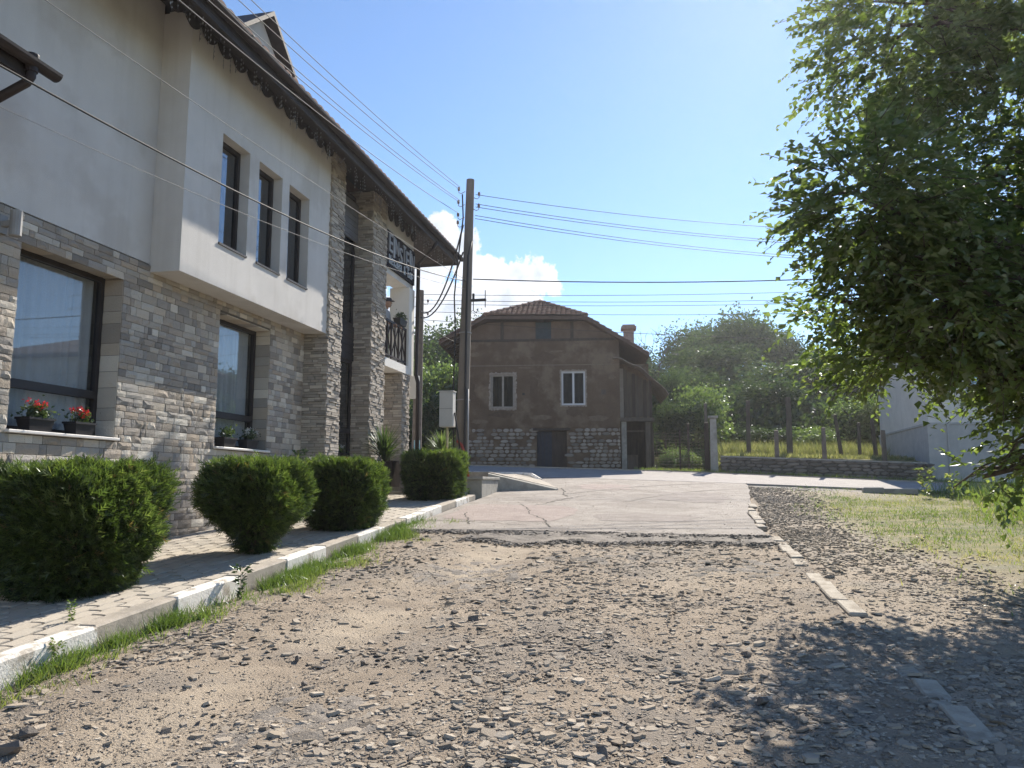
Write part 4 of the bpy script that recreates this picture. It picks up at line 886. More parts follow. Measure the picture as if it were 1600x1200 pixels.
s = MB(); s.tube([(.17, 0, 1.9), (.24, .1, 1.3), (.27, .3, .6)], .02, 6); s.build('cable', M_cable, cb, True)

def wire(p0, p1, sag, r, label, group, m=M_cable, n=16, name='wire'):
    p0, p1 = Vector(p0), Vector(p1); pts = []
    for i in range(n + 1):
        t = i / n; p = p0.lerp(p1, t); p.z -= sag * 4 * t * (1 - t); pts.append(p)
    s = MB(); s.tube([p - p0 for p in pts], r, 5, False); o = s.build(name, m, None, True); o.location = p0; return tag(o, label, 'wire', group)
PT = lambda z: Vector((-5.12 + .2 * z / 7.92, 18.37, 1.3 + z))
def through(p, q, y):                         # point on the line p->q at a given y
    t = (y - p.y) / (q.y - p.y); return p.lerp(q, t)
gl_ = 'wires over the eaves'
for z, a, lb in ((7.67, (-5.6, 9.16, 8.25), 'topmost wire running left from the tall pole over the roof'), (7.60, (-5.6, 8.85, 8.05), 'wire just under the topmost one, running left from the tall pole'),
                 (7.33, (-5.6, 8.38, 7.75), 'upper of the middle wires running left from the tall pole along the eaves'), (7.28, (-5.6, 8.18, 7.62), 'lower of the middle wires running left from the tall pole along the eaves'), (6.98, (-5.6, 7.63, 7.26), 'lowest bare wire running left from the tall pole across the dark fascia')):
    p = PT(z) + Vector((-.26, 0, .08)); t = (p.y - a[1]) / 32.4; wire(p, (p.x + (a[0] - p.x) / t, p.y - 32.4, p.z), (p.z - a[2]) / (4 * t * (1 - t)), .007, lb, gl_, M_wire, 40)
p = PT(5.30); wire(p, (-5.77, 2.0, 5.18), .45, .011, 'thick black cable crossing in front of the plaster wall to the tall pole', gl_, M_cable, 30)
p = PT(5.32); wire(p, (-5.81, 2.0, 6.0), .12, .005, 'thin bright wire crossing the plaster wall above the thick cable', gl_, M_wire, 30)
p = PT(5.1); wire(p, (-6.5, 3.0, 5.1), .3, .004, 'faint thin wire low across the plaster wall', gl_, M_wire, 30)
gr_ = 'wires running right from the tall pole'
for z, b, lb in ((7.52, (9.5, 27.0, 9.75), 'topmost wire running right from the tall pole towards the tree'), (7.28, (9.5, 27.0, 9.25), 'second wire down running right from the tall pole'), (7.2, (9.5, 27.0, 9.2), 'wire paired closely under the second one to the right of the tall pole'),
                 (6.98, (9.5, 27.0, 8.72), 'third wire level running right from the tall pole'), (6.9, (9.5, 27.0, 8.66), 'lowest of the thin wires fanning right from the tall pole')):
    wire(PT(z) + Vector((.15, 0, 0)), b, .35, .008, lb, gr_, M_cable)
wire(PT(5.35) + Vector((.15, 0, 0)), (7.5, 21.0, 6.9), .18, .014, 'thicker cable rising right from the tall pole towards the tree', gr_, M_cable)
gc_ = 'wires along the cross street'
for z0, z1, lb in ((7.50, 8.6, 'top wire crossing the sky behind the old house roof'), (7.32, 8.28, 'second wire crossing above the old house roof'), (7.2, 8.15, 'third wire crossing above the old house roof'), (6.95, 7.75, 'fourth wire crossing in front of the old house roof'), (6.7, 6.35, 'lowest wire crossing in front of the hillside trees')):
    wire((-7.7, 22.9, z0), (14, 29.5, z1), .25, .008, lb, gc_, M_cable)
gd_ = 'cables hanging between the two poles'
wire(PT(6.75) + Vector((-.15, 0, 0)), (-7.7, 22.85, 6.95), .75, .022, 'upper thick black cable sagging between the two poles', gd_); wire(PT(6.05) + Vector((-.13, 0, 0)), (-7.7, 22.85, 6.75), .5, .022, 'lower thick black cable sagging between the two poles', gd_)
wire((-7.6, 22.9, 6.65), (-8.6, 30.6, 7.35), .1, .012, 'dark cable from the shorter pole to the old house eave', gd_)

# ------------------------------------------------------------------ person on the balcony
def person():
    root = empty('person', (-6.90, 17.78, 4.522), label='person in a pale shirt and dark cap standing on the balcony behind the railing', cat='person')
    me = bpy.data.meshes.new('body')
    J = [(0, 0, .92), (0, 0, 1.12), (.02, .0, 1.34), (.05, 0, 1.43), (.07, 0, 1.50),
         (0, -.1, .88), (0, -.11, .48), (-.02, -.12, .09), (.12, -.12, .04), (0, .1, .88), (.02, .11, .48), (.0, .12, .09), (.14, .12, .04),
         (.02, -.19, 1.37), (.06, -.23, 1.12), (.24, -.2, 1.0), (.31, -.19, .99), (.02, .19, 1.37), (.06, .23, 1.12), (.24, .2, 1.0), (.31, .19, .99)]
    E_ = [(0, 1), (1, 2), (2, 3), (3, 4), (0, 5), (5, 6), (6, 7), (7, 8), (0, 9), (9, 10), (10, 11), (11, 12), (2, 13), (13, 14), (14, 15), (15, 16), (2, 17), (17, 18), (18, 19), (19, 20)]
    rad = [.145, .14, .15, .06, .055, .09, .06, .045, .035, .09, .06, .045, .035, .062, .048, .036, .03, .062, .048, .036, .03]
    me.from_pydata([Vector((j[1] * 0 + j[0], j[1], j[2])) for j in J], E_, []); o = link('body', me, None, root)
    m = o.modifiers.new('skin', 'SKIN'); me.skin_vertices.new() if not me.skin_vertices else None
    for v, r_ in zip(me.skin_vertices[0].data, rad): v.radius = (r_, r_)
    me.skin_vertices[0].data[0].use_root = True; sd = o.modifiers.new('sub', 'SUBSURF'); sd.levels = 1; sd.render_levels = 1
    dg = bpy.context.evaluated_depsgraph_get(); nm = bpy.data.meshes.new_from_object(o.evaluated_get(dg)); o.modifiers.clear(); o.data = nm
    sh = mat('shirt', (.42, .40, .40), (.48, .46, .45), 5, .9); tr = mat('trousers', (.05, .05, .07), (.07, .07, .09), 5, .9); sk = mat('skin', (.42, .25, .18), (.46, .28, .2), 5, .6)
    nm.materials.clear()
    for q in (sh, tr, sk): nm.materials.append(q)
    for p in nm.polygons:
        c = p.center; p.use_smooth = True; p.material_index = 1 if c.z < .95 and abs(c.x) < .2 else (2 if (c.z > 1.44 or (c.x > .12 and c.z > .9)) else 0)
    # head with face, ears, hair and cap
    s = MB(); prof = [(.0, -.125), (.05, -.118), (.07, -.08), (.085, -.02), (.088, .04), (.075, .09), (.04, .118), (0.004, .125)]; s.lathe(prof, (0, 0, 0), 14); s.v = [(x * 1.12 + (.012 if z < -.05 and x > 0 else 0), y * .88, z) for x, y, z in s.v]
    s.add([(.095, -.012, .01), (.095, .012, .01), (.125, 0, -.025), (.098, -.014, -.035), (.098, .014, -.035)], [(0, 2, 1), (0, 3, 2), (1, 2, 4), (3, 4, 2)])
    for sy in (-1, 1): s.lathe([(.004, -.028), (.016, -.01), (.02, .015), (.006, .03)], (-.005, sy * .078, -.01), 6)
    h = s.build('head', sk, root, True); h.location = (.085, 0, 1.60)
    s = MB()
    for sy in (-1, 1): s.box(.086, .096, sy * .032 - .012, sy * .032 + .012, .008, .02)
    s.box(.09, .1, -.022, .022, -.068, -.06); q = s.build('eyes_and_mouth', M_crack, root); q.location = (.085, 0, 1.60)
    s = MB(); s.lathe([(.093, .03), (.1, .05), (.098, .1), (.07, .135), (.004, .148)], (0, 0, 0), 14); s.v = [(x * 1.12, y * .92, z) for x, y, z in s.v]; s.box(.06, .17, -.06, .06, .035, .047); q = s.build('cap', tr, root, True); q.location = (.08, 0, 1.60)
    # hands: palm with four fingers and a thumb curled over the rail
    for sy in (-1, 1):
        s = MB(); y = sy * .19; s.box(.29, .375, y - .04, y + .04, .965, .995, bev=.01)
        for k in range(4):
            yy = y - .03 + k * .02; l = (.05, .062, .058, .042)[k]; s.tube([(.37, yy, .982), (.37 + l * .6, yy, .975), (.375 + l * .75, yy, .935)], [.0095, .009, .007], 6)
        s.tube([(.31, y - sy * .035, .975), (.345, y - sy * .065, .96), (.38, y - sy * .06, .945)], [.012, .0105, .008], 6); s.build('hand', sk, root, True)
    root.scale = (.93,) * 3; return root
person()

# ------------------------------------------------------------------ the old mud-brick house across the street
old = empty('old_house', (-8.5, 30.72, 0), R(6.8), label='old brown mud-plastered house with tiled clipped-gable roof across the street', cat='house')
def O(s, name, m, parent=None, smooth=False): return s.build(name, m, parent or old, smooth)
def wall_y(s, yf, yb, x0, x1, z0, z1, ops):
    t = MB(); wall_x(t, yf, yb, x0, x1, z0, z1, ops); s.add([(y, x, z) for x, y, z in t.v], [f[::-1] for f in t.f]); return s
HW = 6.35; OW = [(1.17, 2.13, 4.68, 6.06), (4.02, 4.98, 4.78, 6.16)]; OD = (3.02, 4.22, 2.0, 3.76); OA = (2.98, 3.62, 7.5, 8.21)
wl = MB(); wall_y(wl, .0, .35, 0, HW, 3.9, 7.45, OW); wl.box(0, .3, .351, 8.6, 2, 7.75); wl.box(HW - .3, HW, .351, 8.6, 2, 7.4); wl.box(.301, HW - .301, 8.3, 8.6, 2, 7.45)
wall = O(wl, 'mud_wall', M_mud)
st = MB(); wall_y(st, .02, .35, 0, HW, 1.6, 3.897, [OD]); base = O(st, 'stone_base', M_mud)
gb = MB(); zt = lambda x: min(7.37 + .552 * (x + .9), 9.55 - .625 * (x - 3.05), 8.32) - .1
px_ = [0, .98, 2.98]; poly = [(0, 7.453), (OA[0], 7.453), (OA[0], zt(OA[0])), (.98, zt(.98)), (0, zt(0))]; gb.prism([(a, b) for a, b in poly], 1, .04, .3)
poly = [(OA[1], 7.453), (HW, 7.453), (HW, zt(HW)), (5.02, zt(5.02)), (OA[1], zt(OA[1]))]; gb.prism(poly, 1, .04, .3); O(gb, 'gable', mat('gable_plaster', (.12, .084, .062), (.165, .118, .088), 3, .96, .8, 30))
# rubble stones in the base
s = MB(); rn = random.Random(11); z = 1.75
while z < 3.86:
    h = rn.uniform(.09, .17); x = .02
    while x < HW - .05:
        w_ = rn.uniform(.14, .42)
        if not (OD[0] - .1 < x + w_ / 2 < OD[1] + .1 and z < OD[3] + .08) and rn.random() < (.93 if z < 3.2 else .72):
            d = rn.uniform(.015, .05); g = .012; x1 = min(x + w_, HW); cx, cz = (x + x1) / 2, z + h / 2; k = 8; ring = []
            for i in range(k):
                a = 2 * math.pi * (i + .5) / k; ca, sa = math.cos(a), math.sin(a); sq = (abs(ca) ** 5 + abs(sa) ** 5) ** -.2; ring.append((cx + ca * sq * (x1 - x - g) / 2 * rn.uniform(.86, 1.06), cz + sa * sq * (h - g) / 2 * rn.uniform(.88, 1.08)))
            s.add([(p, .03, q) for p, q in ring] + [(cx + (p - cx) * .8, -d + .02, cz + (q - cz) * .8) for p, q in ring], [(i, (i + 1) % k, k + (i + 1) % k, k + i) for i in range(k)] + [tuple(range(k, 2 * k))], rn.random() * (.55 + .45 * float(ss(2.4, 3.6, z))))
        x += w_
    z += h
tag(O(s, 'rubble_stones', M_rubble, base), kind='stuff')
# timbers
tb = MB(); tb.box(-.05, HW + .05, -.035, .06, 7.40, 7.50); O(tb, 'tie_beam', M_wood_d)
for x in (1.55, 4.4): tb = MB(); tb.box(x, x + .13, -.01, .06, 7.503, 8.2); O(tb, 'stud', M_wood_d)
tb = MB(); tb.box(0, HW, -.012, .05, 6.40, 6.44); O(tb, 'string_timber', mat('faded_timber', (.17, .13, .10), (.21, .165, .125), 8, .95, .5, 40))
tb = MB(); tb.box(OD[0] - .15, OD[1] + .15, -.03, .2, OD[3] + .003, OD[3] + .1); O(tb, 'door_lintel', M_wood_d)
# windows
def old_window(o, m, fr, pm):
    x0, x1, z0, z1 = o; s = MB(); f = .075; s.box(x0, x0 + f, .05, .12, z0, z1); s.box(x1 - f, x1, .05, .12, z0, z1); s.box(x0 + f, x1 - f, .05, .12, z0, z0 + f); s.box(x0 + f, x1 - f, .05, .12, z1 - f, z1); s.box((x0 + x1) / 2 - .04, (x0 + x1) / 2 + .04, .045, .115, z0 + f, z1 - f); w = O(s, 'window', m)
    for a, b in ((x0 + f, (x0 + x1) / 2 - .04), ((x0 + x1) / 2 + .04, x1 - f)): s = MB(); s.box(a, b, .085, .09, z0 + f, z1 - f); O(s, 'pane', M_glass_old, w)
    s = MB(); n = 24
    for i in range(n):
        a = x0 + (x1 - x0) * i / n; b = x0 + (x1 - x0) * (i + 1) / n; s.add([(a, .18 + .02 * math.sin(i), z0), (b, .18 + .02 * math.sin(i + 1), z0), (b, .18 + .02 * math.sin(i + 1), z1), (a, .18 + .02 * math.sin(i), z1)], [(0, 1, 2, 3)])
    O(s, 'curtain', pm, w)
    s = MB(); rn = random.Random(int(x0 * 10)); k = 14                      # ragged plaster band round the frame
    def ragged(pts_in, dirv):
        for i in range(len(pts_in) - 1):
            a, b = pts_in[i], pts_in[i + 1]; da, db = fr * rn.uniform(.6, 1.3), fr * rn.uniform(.6, 1.3)
            s.add([(a[0], -.012, a[1]), (b[0], -.012, b[1]), (b[0] + dirv[0] * db, -.006, b[1] + dirv[1] * db), (a[0] + dirv[0] * da, -.006, a[1] + dirv[1] * da), (a[0], .02, a[1]), (b[0], .02, b[1])], [(0, 1, 2, 3), (0, 4, 5, 1)])
    L_ = [z0 + (z1 - z0) * i / k for i in range(k + 1)]; X_ = [x0 - fr * .9 + (x1 - x0 + fr * 1.8) * i / k for i in range(k + 1)]
    ragged([(x0 + .004, z) for z in L_], (-1, 0)); ragged([(x1 - .004, z) for z in L_], (1, 0)); ragged([(x, z1 - .004) for x in X_], (0, 1)); ragged([(x, z0 + .004) for x in X_], (0, -1))
    O(s, 'window_surround', mat('lime_render', (.24, .20, .165), (.36, .31, .26), 9, .95, .5, 60) if 'lime_render' not in MATS else MATS['lime_render'], w)
old_window(OW[0], mat('old_paint', (.26, .23, .20), (.33, .30, .26), 9, .85), .085, mat('cardboard', (.26, .22, .18), (.34, .29, .235), 4, .95)); old_window(OW[1], mat('white_pvc', (.58, .58, .59), None, 4, .5), .06, mat('net_curtain', (.22, .21, .21), (.27, .26, .26), 6, .95))
s = MB(); s.box(OA[0], OA[1], .12, .15, OA[2], OA[3]); s.box(OA[0], OA[0] + .05, .08, .12, OA[2], OA[3]); s.box(OA[1] - .05, OA[1], .08, .12, OA[2], OA[3]); O(s, 'attic_shutter', mat('blue_green_paint', (.025, .042, .055), (.04, .06, .075), 5, .8))
dr = MB(); dr.box(OD[0], OD[1], .2, .21, OD[2], OD[3]); door = O(dr, 'cellar_door', M_wood_d)
for i in range(8):
    w_ = (OD[1] - OD[0]) / 8; s = MB(); s.box(OD[0] + i * w_ + .006, OD[0] + (i + 1) * w_ - .006, .16 + .008 * (i % 3), .195, OD[2], OD[3] - .01); O(s, 'plank', mat('door_blue_grey', (.035, .04, .055), (.05, .055, .07), 7, .9) if 'door_blue_grey' not in MATS else (MATS['door_blue_grey'] if i < 4 else M_wood_d), door)
s = MB(); s.box(2.44, 2.54, -.004, .01, 5.2, 5.3); O(s, 'vent_hole', M_crack); s = MB(); s.box(5.62, 5.8, -.004, .01, 5.2, 5.4); O(s, 'patch', M_wood)
def blotch(cx, cz, rx, rz, seed, m):
    rn = random.Random(seed); k = 16; ring = [(cx + rx * math.cos(2 * math.pi * i / k) * rn.uniform(.6, 1.15), cz + rz * math.sin(2 * math.pi * i / k) * rn.uniform(.6, 1.15)) for i in range(k)]
    s = MB(); s.add([(a, -.007, b) for a, b in ring] + [(a + (a - cx) * .04, .012, b + (b - cz) * .04) for a, b in ring], [tuple(range(k))] + [(i, (i + 1) % k, k + (i + 1) % k, k + i) for i in range(k)]); O(s, 'plaster_patch', m, wall)
M_adobe = mat('bare_adobe', (.15, .11, .078), (.20, .15, .108), 7, .96, .9, 30); M_damp = mat('damp_mud', (.092, .064, .045), (.125, .088, .062), 6, .95, .8, 30)
for q in ((3.85, 6.98, .32, .05, 1), (4.25, 6.85, .12, .06, 2), (2.55, 6.32, .3, .05, 3), (.5, 6.9, .25, .12, 4), (5.9, 6.6, .22, .2, 5), (6.05, 5.9, .16, .1, 6), (3.2, 4.3, .5, .12, 7), (.7, 4.15, .45, .1, 8), (5.5, 4.25, .5, .14, 9)): blotch(*q, M_adobe)
for q in ((1.6, 4.42, .5, .16, 11), (4.5, 4.5, .45, .18, 12), (2.9, 5.6, .22, .5, 13), (.35, 5.4, .2, .6, 14), (3.3, 6.75, .5, .2, 15)): blotch(*q, M_damp)
# roof
A, B_, C_, D_, E2 = (-.9, -.5, 7.37), (.95, -.5, 8.39), (3.05, 2.3, 9.55), (3.05, 9.1, 9.55), (-.9, 9.1, 7.37); F_, G_, H_ = (5.05, -.5, 8.30), (7.5, -.5, 6.77), (7.5, 9.1, 6.77)
T = [A, B_, C_, D_, E2, F_, G_, H_]; n = len(T); rf = MB(); lo = [(x, y, z - .13) for x, y, z in T]
rf.add(T + lo, [(0, 1, 2, 3, 4), (1, 5, 2), (5, 6, 7, 3, 2), (12, 11, 10, 9, 8), (10, 13, 9), (10, 11, 15, 14, 13), (0, 8, 9, 1), (1, 9, 13, 5), (5, 13, 14, 6), (6, 14, 15, 7), (7, 15, 11, 3), (3, 11, 12, 4), (4, 12, 8, 0)])
oroof = O(rf, 'roof', mat('old_roof_underlay', (.09, .06, .048), (.13, .085, .065), 8, .95, .5, 20))
def tile_field(P, U, Vv, rows, cols, clip=None):
    """half-round tiles on a slope: P lower-left, U along the eave, Vv up the slope"""
    P, U, Vv = Vector(P), Vector(U), Vector(Vv); nrm = U.cross(Vv).normalized(); nrm = nrm if nrm.z > 0 else -nrm; s = MB(); ud, vd = U.normalized(), Vv.normalized(); tw = U.length / cols; tl = Vv.length / rows
    for r_ in range(rows):
        for c in range(cols):
            u, v = (c + .5) / cols, r_ / rows
            if clip and not clip(u, v): continue
            b = P + U * u + Vv * v + nrm * (.02 + random.uniform(-.008, .012)); q = [(tw * .5 * math.cos(a), .06 * math.sin(a)) for a in [math.pi * i / 4 for i in range(5)]]; vs = []
            for k, (dv, dz, sc) in enumerate(((0, .035, 1.08), (tl * 1.15, 0, .9))): vs += [tuple(b + ud * x * sc + nrm * (z * sc + dz) + vd * dv) for x, z in q]
            s.add(vs, [(i, i + 1, i + 6, i + 5) for i in range(4)] + [(4, 3, 2, 1, 0)], random.random())
    return s
mid = (Vector(B_) + Vector(F_)) / 2; up = Vector((0, 2.8, 1.18)); 
def tri(u, v): return v < 1 - abs(u - .51) * 2 + .02
tag(O(tile_field(B_, Vector(F_) - Vector(B_), up, 12, 20, tri), 'roof_tiles', M_tile, oroof), kind='stuff')
tag(O(tile_field(A, (0, 9.4, 0), Vector((3.95, 0, 2.18)), 16, 42, lambda u, v: (u < .12 and v < .46) or (v > .9 and u > .3)), 'roof_tiles', M_tile, oroof), kind='stuff')
tag(O(tile_field((7.5, 9.1, 6.77), (0, -9.4, 0), Vector((-4.45, 0, 2.78)), 18, 42, lambda u, v: (u > .85 and v < .54) or (v > .9 and u < .7)), 'roof_tiles', M_tile, oroof), kind='stuff')
s = MB()
for a, b, k in ((B_, C_, 9), (F_, C_, 9), (C_, D_, 18)):
    a, b = Vector(a), Vector(b)
    for i in range(k): p, q = a.lerp(b, i / k), a.lerp(b, (i + 1.12) / k); s.tube([p + Vector((0, 0, .05)), q + Vector((0, 0, .03))], [.1, .085], 8, True, random.random())
tag(O(s, 'ridge_tiles', M_tile, oroof), kind='stuff')
s = MB()
for i in range(16): y = -.3 + i * .6; s.box(-.75, .3, y, y + .09, 7.2, 7.26)
s.v = [(x, y, z + (x + .75) * .552) for x, y, z in s.v]; O(s, 'rafters', M_wood_d, oroof)
ch = MB(); ch.box(6.75, 7.2, 3.6, 4.05, 6.7, 8.55); cho = O(ch, 'chimney', mat('chimney_brick', (.30, .19, .15), (.38, .27, .22), 10, .95, .8, 40), oroof)
ch = MB(); ch.box(6.64, 7.31, 3.49, 4.16, 8.552, 8.68); ch.box(6.7, 7.25, 3.55, 4.1, 8.682, 8.76); O(ch, 'chimney_cap', MATS['chimney_brick'], oroof)
ch = MB(); ch.box(5.2, 5.55, 2.3, 2.6, 7.9, 8.55); O(ch, 'chimney_stub', MATS['chimney_brick'], oroof)
# lean-to on the right
an = MB(); an.box(HW + .005, 7.55, .55, .65, 4.25, 6.5); ann = O(an, 'lean_to_wall', M_mud)
for i in range(8): x = HW + .06 + i * .15; s = MB(); s.box(x, x + .135, .50 + .012 * (i % 3), .545, 4.3 + .05 * (i % 2), 6.35 - i * .085); O(s, 'board', M_wood if i % 3 else M_wood_d, ann)
s = MB(); s.box(HW + .02, HW + .17, .42, .49, 4.3, 6.3); O(s, 'corner_post', mat('pale_post', (.27, .235, .20), (.33, .29, .25), 8, .95, .4, 40))
tr_ = MB(); nx = 15
for i in range(nx):
    for j, y in enumerate((-.35, 3.0)):
        x = HW - .25 + 2.15 * i / (nx - 1); z = 6.62 - .02 * i - .0062 * i * i + .04 * math.sin(i * 1.1 + j); tr_.add([(x, y, z), (x, y, z + .03)], [])
for i in range(nx - 1):
    k = i * 4; tr_.f += [(k + 1, k + 5, k + 7, k + 3), (k, k + 2, k + 6, k + 4), (k, k + 4, k + 5, k + 1)]
O(tr_, 'tin_roof', mat('rusty_tin', (.20, .16, .14), (.30, .25, .22), 5, .6, .3, 12, metal=.3))
for x in (HW + .05, 7.35): s = MB(); s.box(x, x + .2, .2, .4, 1.6, 4.12); O(s, 'porch_post', M_conc if x < 7 else M_wood)
s = MB(); s.box(HW - .1, 7.7, .1, .45, 4.123, 4.27); O(s, 'porch_beam', M_wood); s = MB(); s.box(HW + .26, 7.34, .34, .38, 3.72, 3.78); O(s, 'rail', M_wood)
s = MB(); s.box(HW + .01, 7.7, 1.3, 1.4, 1.6, 4.24); O(s, 'porch_back_wall', M_wood_d); s = MB(); s.box(HW + .5, 7.1, 1.22, 1.29, 1.6, 3.5); O(s, 'porch_door', M_wood_d)
s = MB(); s.box(HW + .28, HW + .7, .45, .85, 1.6, 2.8); O(s, 'crate', M_wood)
s = MB(); s.box(7.56, 7.66, .5, 4.0, 1.6, 6.0); O(s, 'side_boarding', M_wood_d)

# ------------------------------------------------------------------ garden, stone wall, fence posts
gw0, gw1 = Vector((1.55, 29.95)), Vector((8.1, 28.45)); gd = (gw1 - gw0); gang = math.atan2(gd.y, gd.x)
gwall = empty('garden_wall', (gw0.x, gw0.y, 0), gang, label='low dry-stone garden wall along the far side of the street', cat='wall')
gzl = lambda l: float(gz(gw0.x + gd.x * l / gd.length, gw0.y + gd.y * l / gd.length))
s = MB(); L_ = gd.length; k = 20
for i in range(k):
    a, b = L_ * i / k, L_ * (i + 1) / k; z0, z1 = gzl(a), gzl(b); s.add([(a, .06, z0 - .2), (b, .06, z1 - .2), (b, .42, z1 - .2), (a, .42, z0 - .2), (a, .06, z0 + .56), (b, .06, z1 + .56), (b, .42, z1 + .56), (a, .42, z0 + .56)], [(0, 1, 5, 4), (2, 3, 7, 6), (4, 5, 6, 7)])
s.build('wall_core', M_mortar, gwall)
RB = []
for i in range(6):
    rn = random.Random(40 + i); t = MB(); kk = 7; ring = [(math.cos(2 * math.pi * q / kk + .4) * .52 * rn.uniform(.85, 1.1), math.sin(2 * math.pi * q / kk + .4) * .52 * rn.uniform(.85, 1.1)) for q in range(kk)]
    t.add([(a, .5, b) for a, b in ring] + [(a, -.2, b) for a, b in ring] + [(a * .7, -.5, b * .7) for a, b in ring], [(q, (q + 1) % kk, kk + (q + 1) % kk, kk + q) for q in range(kk)] + [(kk + q, kk + (q + 1) % kk, 2 * kk + (q + 1) % kk, 2 * kk + q) for q in range(kk)] + [tuple(range(2 * kk, 3 * kk))]); me = t.mesh('stone'); me.materials.append(M_rubble_o); RB.append(me)
rn = random.Random(9); z = 0
for row, h in enumerate((.13, .12, .11, .12, .1)):
    x = rn.uniform(-.1, 0)
    while x < L_ - .1:
        w_ = rn.uniform(.17, .5); o = link('stone', RB[rn.randrange(6)], None, gwall, (x + w_ / 2, .05, gzl(x + w_ / 2) + z + h / 2 + rn.uniform(-.012, .012))); o.scale = (w_ * .98, .12, h * 1.05); o.rotation_euler = (0, rn.uniform(-.06, .06), 0); x += w_
    z += h
s = MB()
for i in range(k): a, b = L_ * i / k, L_ * (i + 1) / k; z0, z1 = gzl(a) + .575, gzl(b) + .575; s.add([(a, .0, z0), (b, .0, z1), (b, .46, z1), (a, .46, z0), (a, .0, z0 + .05), (b, .0, z1 + .05), (b, .46, z1 + .05), (a, .46, z0 + .05)], [(0, 3, 2, 1), (4, 5, 6, 7), (0, 1, 5, 4), (2, 3, 7, 6)])
s.build('coping', M_conc, gwall)
# kerb along the far side
ck = MB()
for x in np.arange(-9, 12, .98):
    y, z = float(far_edge(x)) + .06, float(gz(x, far_edge(x))); y2, z2 = float(far_edge(x + .96)) + .06, float(gz(x + .96, far_edge(x + .96)))
    ck.add([(x, y, z - .1), (x + .96, y2, z2 - .1), (x + .96, y2 + .12, z2 - .1), (x, y + .12, z - .1), (x, y, z + .07), (x + .96, y2, z2 + .07), (x + .96, y2 + .12, z2 + .07), (x, y + .12, z + .07)], [(4, 5, 6, 7), (0, 1, 5, 4), (2, 3, 7, 6), (0, 4, 7, 3), (1, 2, 6, 5)])
tag(ck.build('street_kerb', M_kgrey), kind='structure')
def post(name, x, y, z0, z1, w_, m, label, lean=0, cap=False, cat='fence post', group='garden fence posts'):
    s = MB(); q = w_ / 2; s.add([(-q, -q, -.3), (q, -q, -.3), (q, q, -.3), (-q, q, -.3), (-q * .8 + lean, -q * .8, z1 - z0), (q * .8 + lean, -q * .8, z1 - z0), (q * .8 + lean, q * .8, z1 - z0 + .02), (-q * .8 + lean, q * .8, z1 - z0 + .02)], [(3, 2, 1, 0), (4, 5, 6, 7), (0, 1, 5, 4), (1, 2, 6, 5), (2, 3, 7, 6), (3, 0, 4, 7)])
    if cap: s.box(-q * 1.25, q * 1.25, -q * 1.25, q * 1.25, z1 - z0 + .021, z1 - z0 + .1)
    o = s.build(name, m); o.location = (x, y, z0); return tag(o, label, cat, group)
post('gate_pillar', 1.32, 30.1, 2.0, 4.05, .28, M_conc, 'thick pale concrete pillar at the left end of the garden wall', 0, True, 'pillar', None)
post('gate_post', 1.08, 30.25, 2.0, 3.9, .2, M_wood_d, 'dark square post right behind the pale concrete pillar', 0, False, 'post', None)
for x, y, z0, z1, w_, ln, lb in ((2.72, 32.2, 2.5, 4.9, .17, .05, 'tall wooden post in the garden nearest the concrete pillar'), (3.5, 29.75, 2.3, 3.55, .16, 0, 'short concrete post on the wall left of the tallest post'), (4.3, 32.5, 2.5, 5.05, .22, .03, 'tallest and thickest wooden post standing mid garden'), (5.05, 29.4, 2.2, 3.6, .15, 0, 'short concrete post on the wall right of the tallest post'),
                                (6.9, 28.95, 2.1, 3.45, .14, 0, 'short concrete post on the wall nearest the white house'), (6.35, 33.0, 2.5, 4.35, .14, -.22, 'leaning wooden stake near the right end of the garden'), (6.75, 32.0, 2.5, 3.95, .12, .03, 'thin upright stake right of the leaning one'), (7.5, 32.6, 2.5, 4.2, .14, -.12, 'slightly tilted stake against the white house'), (.45, 33.2, 2.4, 4.1, .12, 0, 'thin dark stake behind the wire fence'), (1.2, 34.0, 2.4, 5.0, .15, 0, 'tall dark post just behind the concrete pillar')):
    post('fence_post', x, y, z0, z1, w_, M_wood if w_ != .16 and w_ != .15 else MATS['brown_pole'], lb, ln)
fn = empty('wire_fence', (-.9, 30.6, 2.1), label='sagging wire mesh fence between the old house and the concrete pillar', cat='fence')
s = MB()
for i in range(12): s.tube([(0, 0, .15 + i * .12), (1, -.1, .14 + i * .12), (2.1, -.35, .15 + i * .12)], .006, 3, False)
for i in range(18): s.tube([(i * .12, -.02 * i, .1), (i * .12, -.02 * i, 1.5)], .005, 3, False)
s.build('mesh', M_wood, fn)
for x in (0.0, 1.0): s = MB(); s.box(x - .03, x + .03, -.08, -.02, -.2, 1.6); s.build('post', M_wood_d, fn)

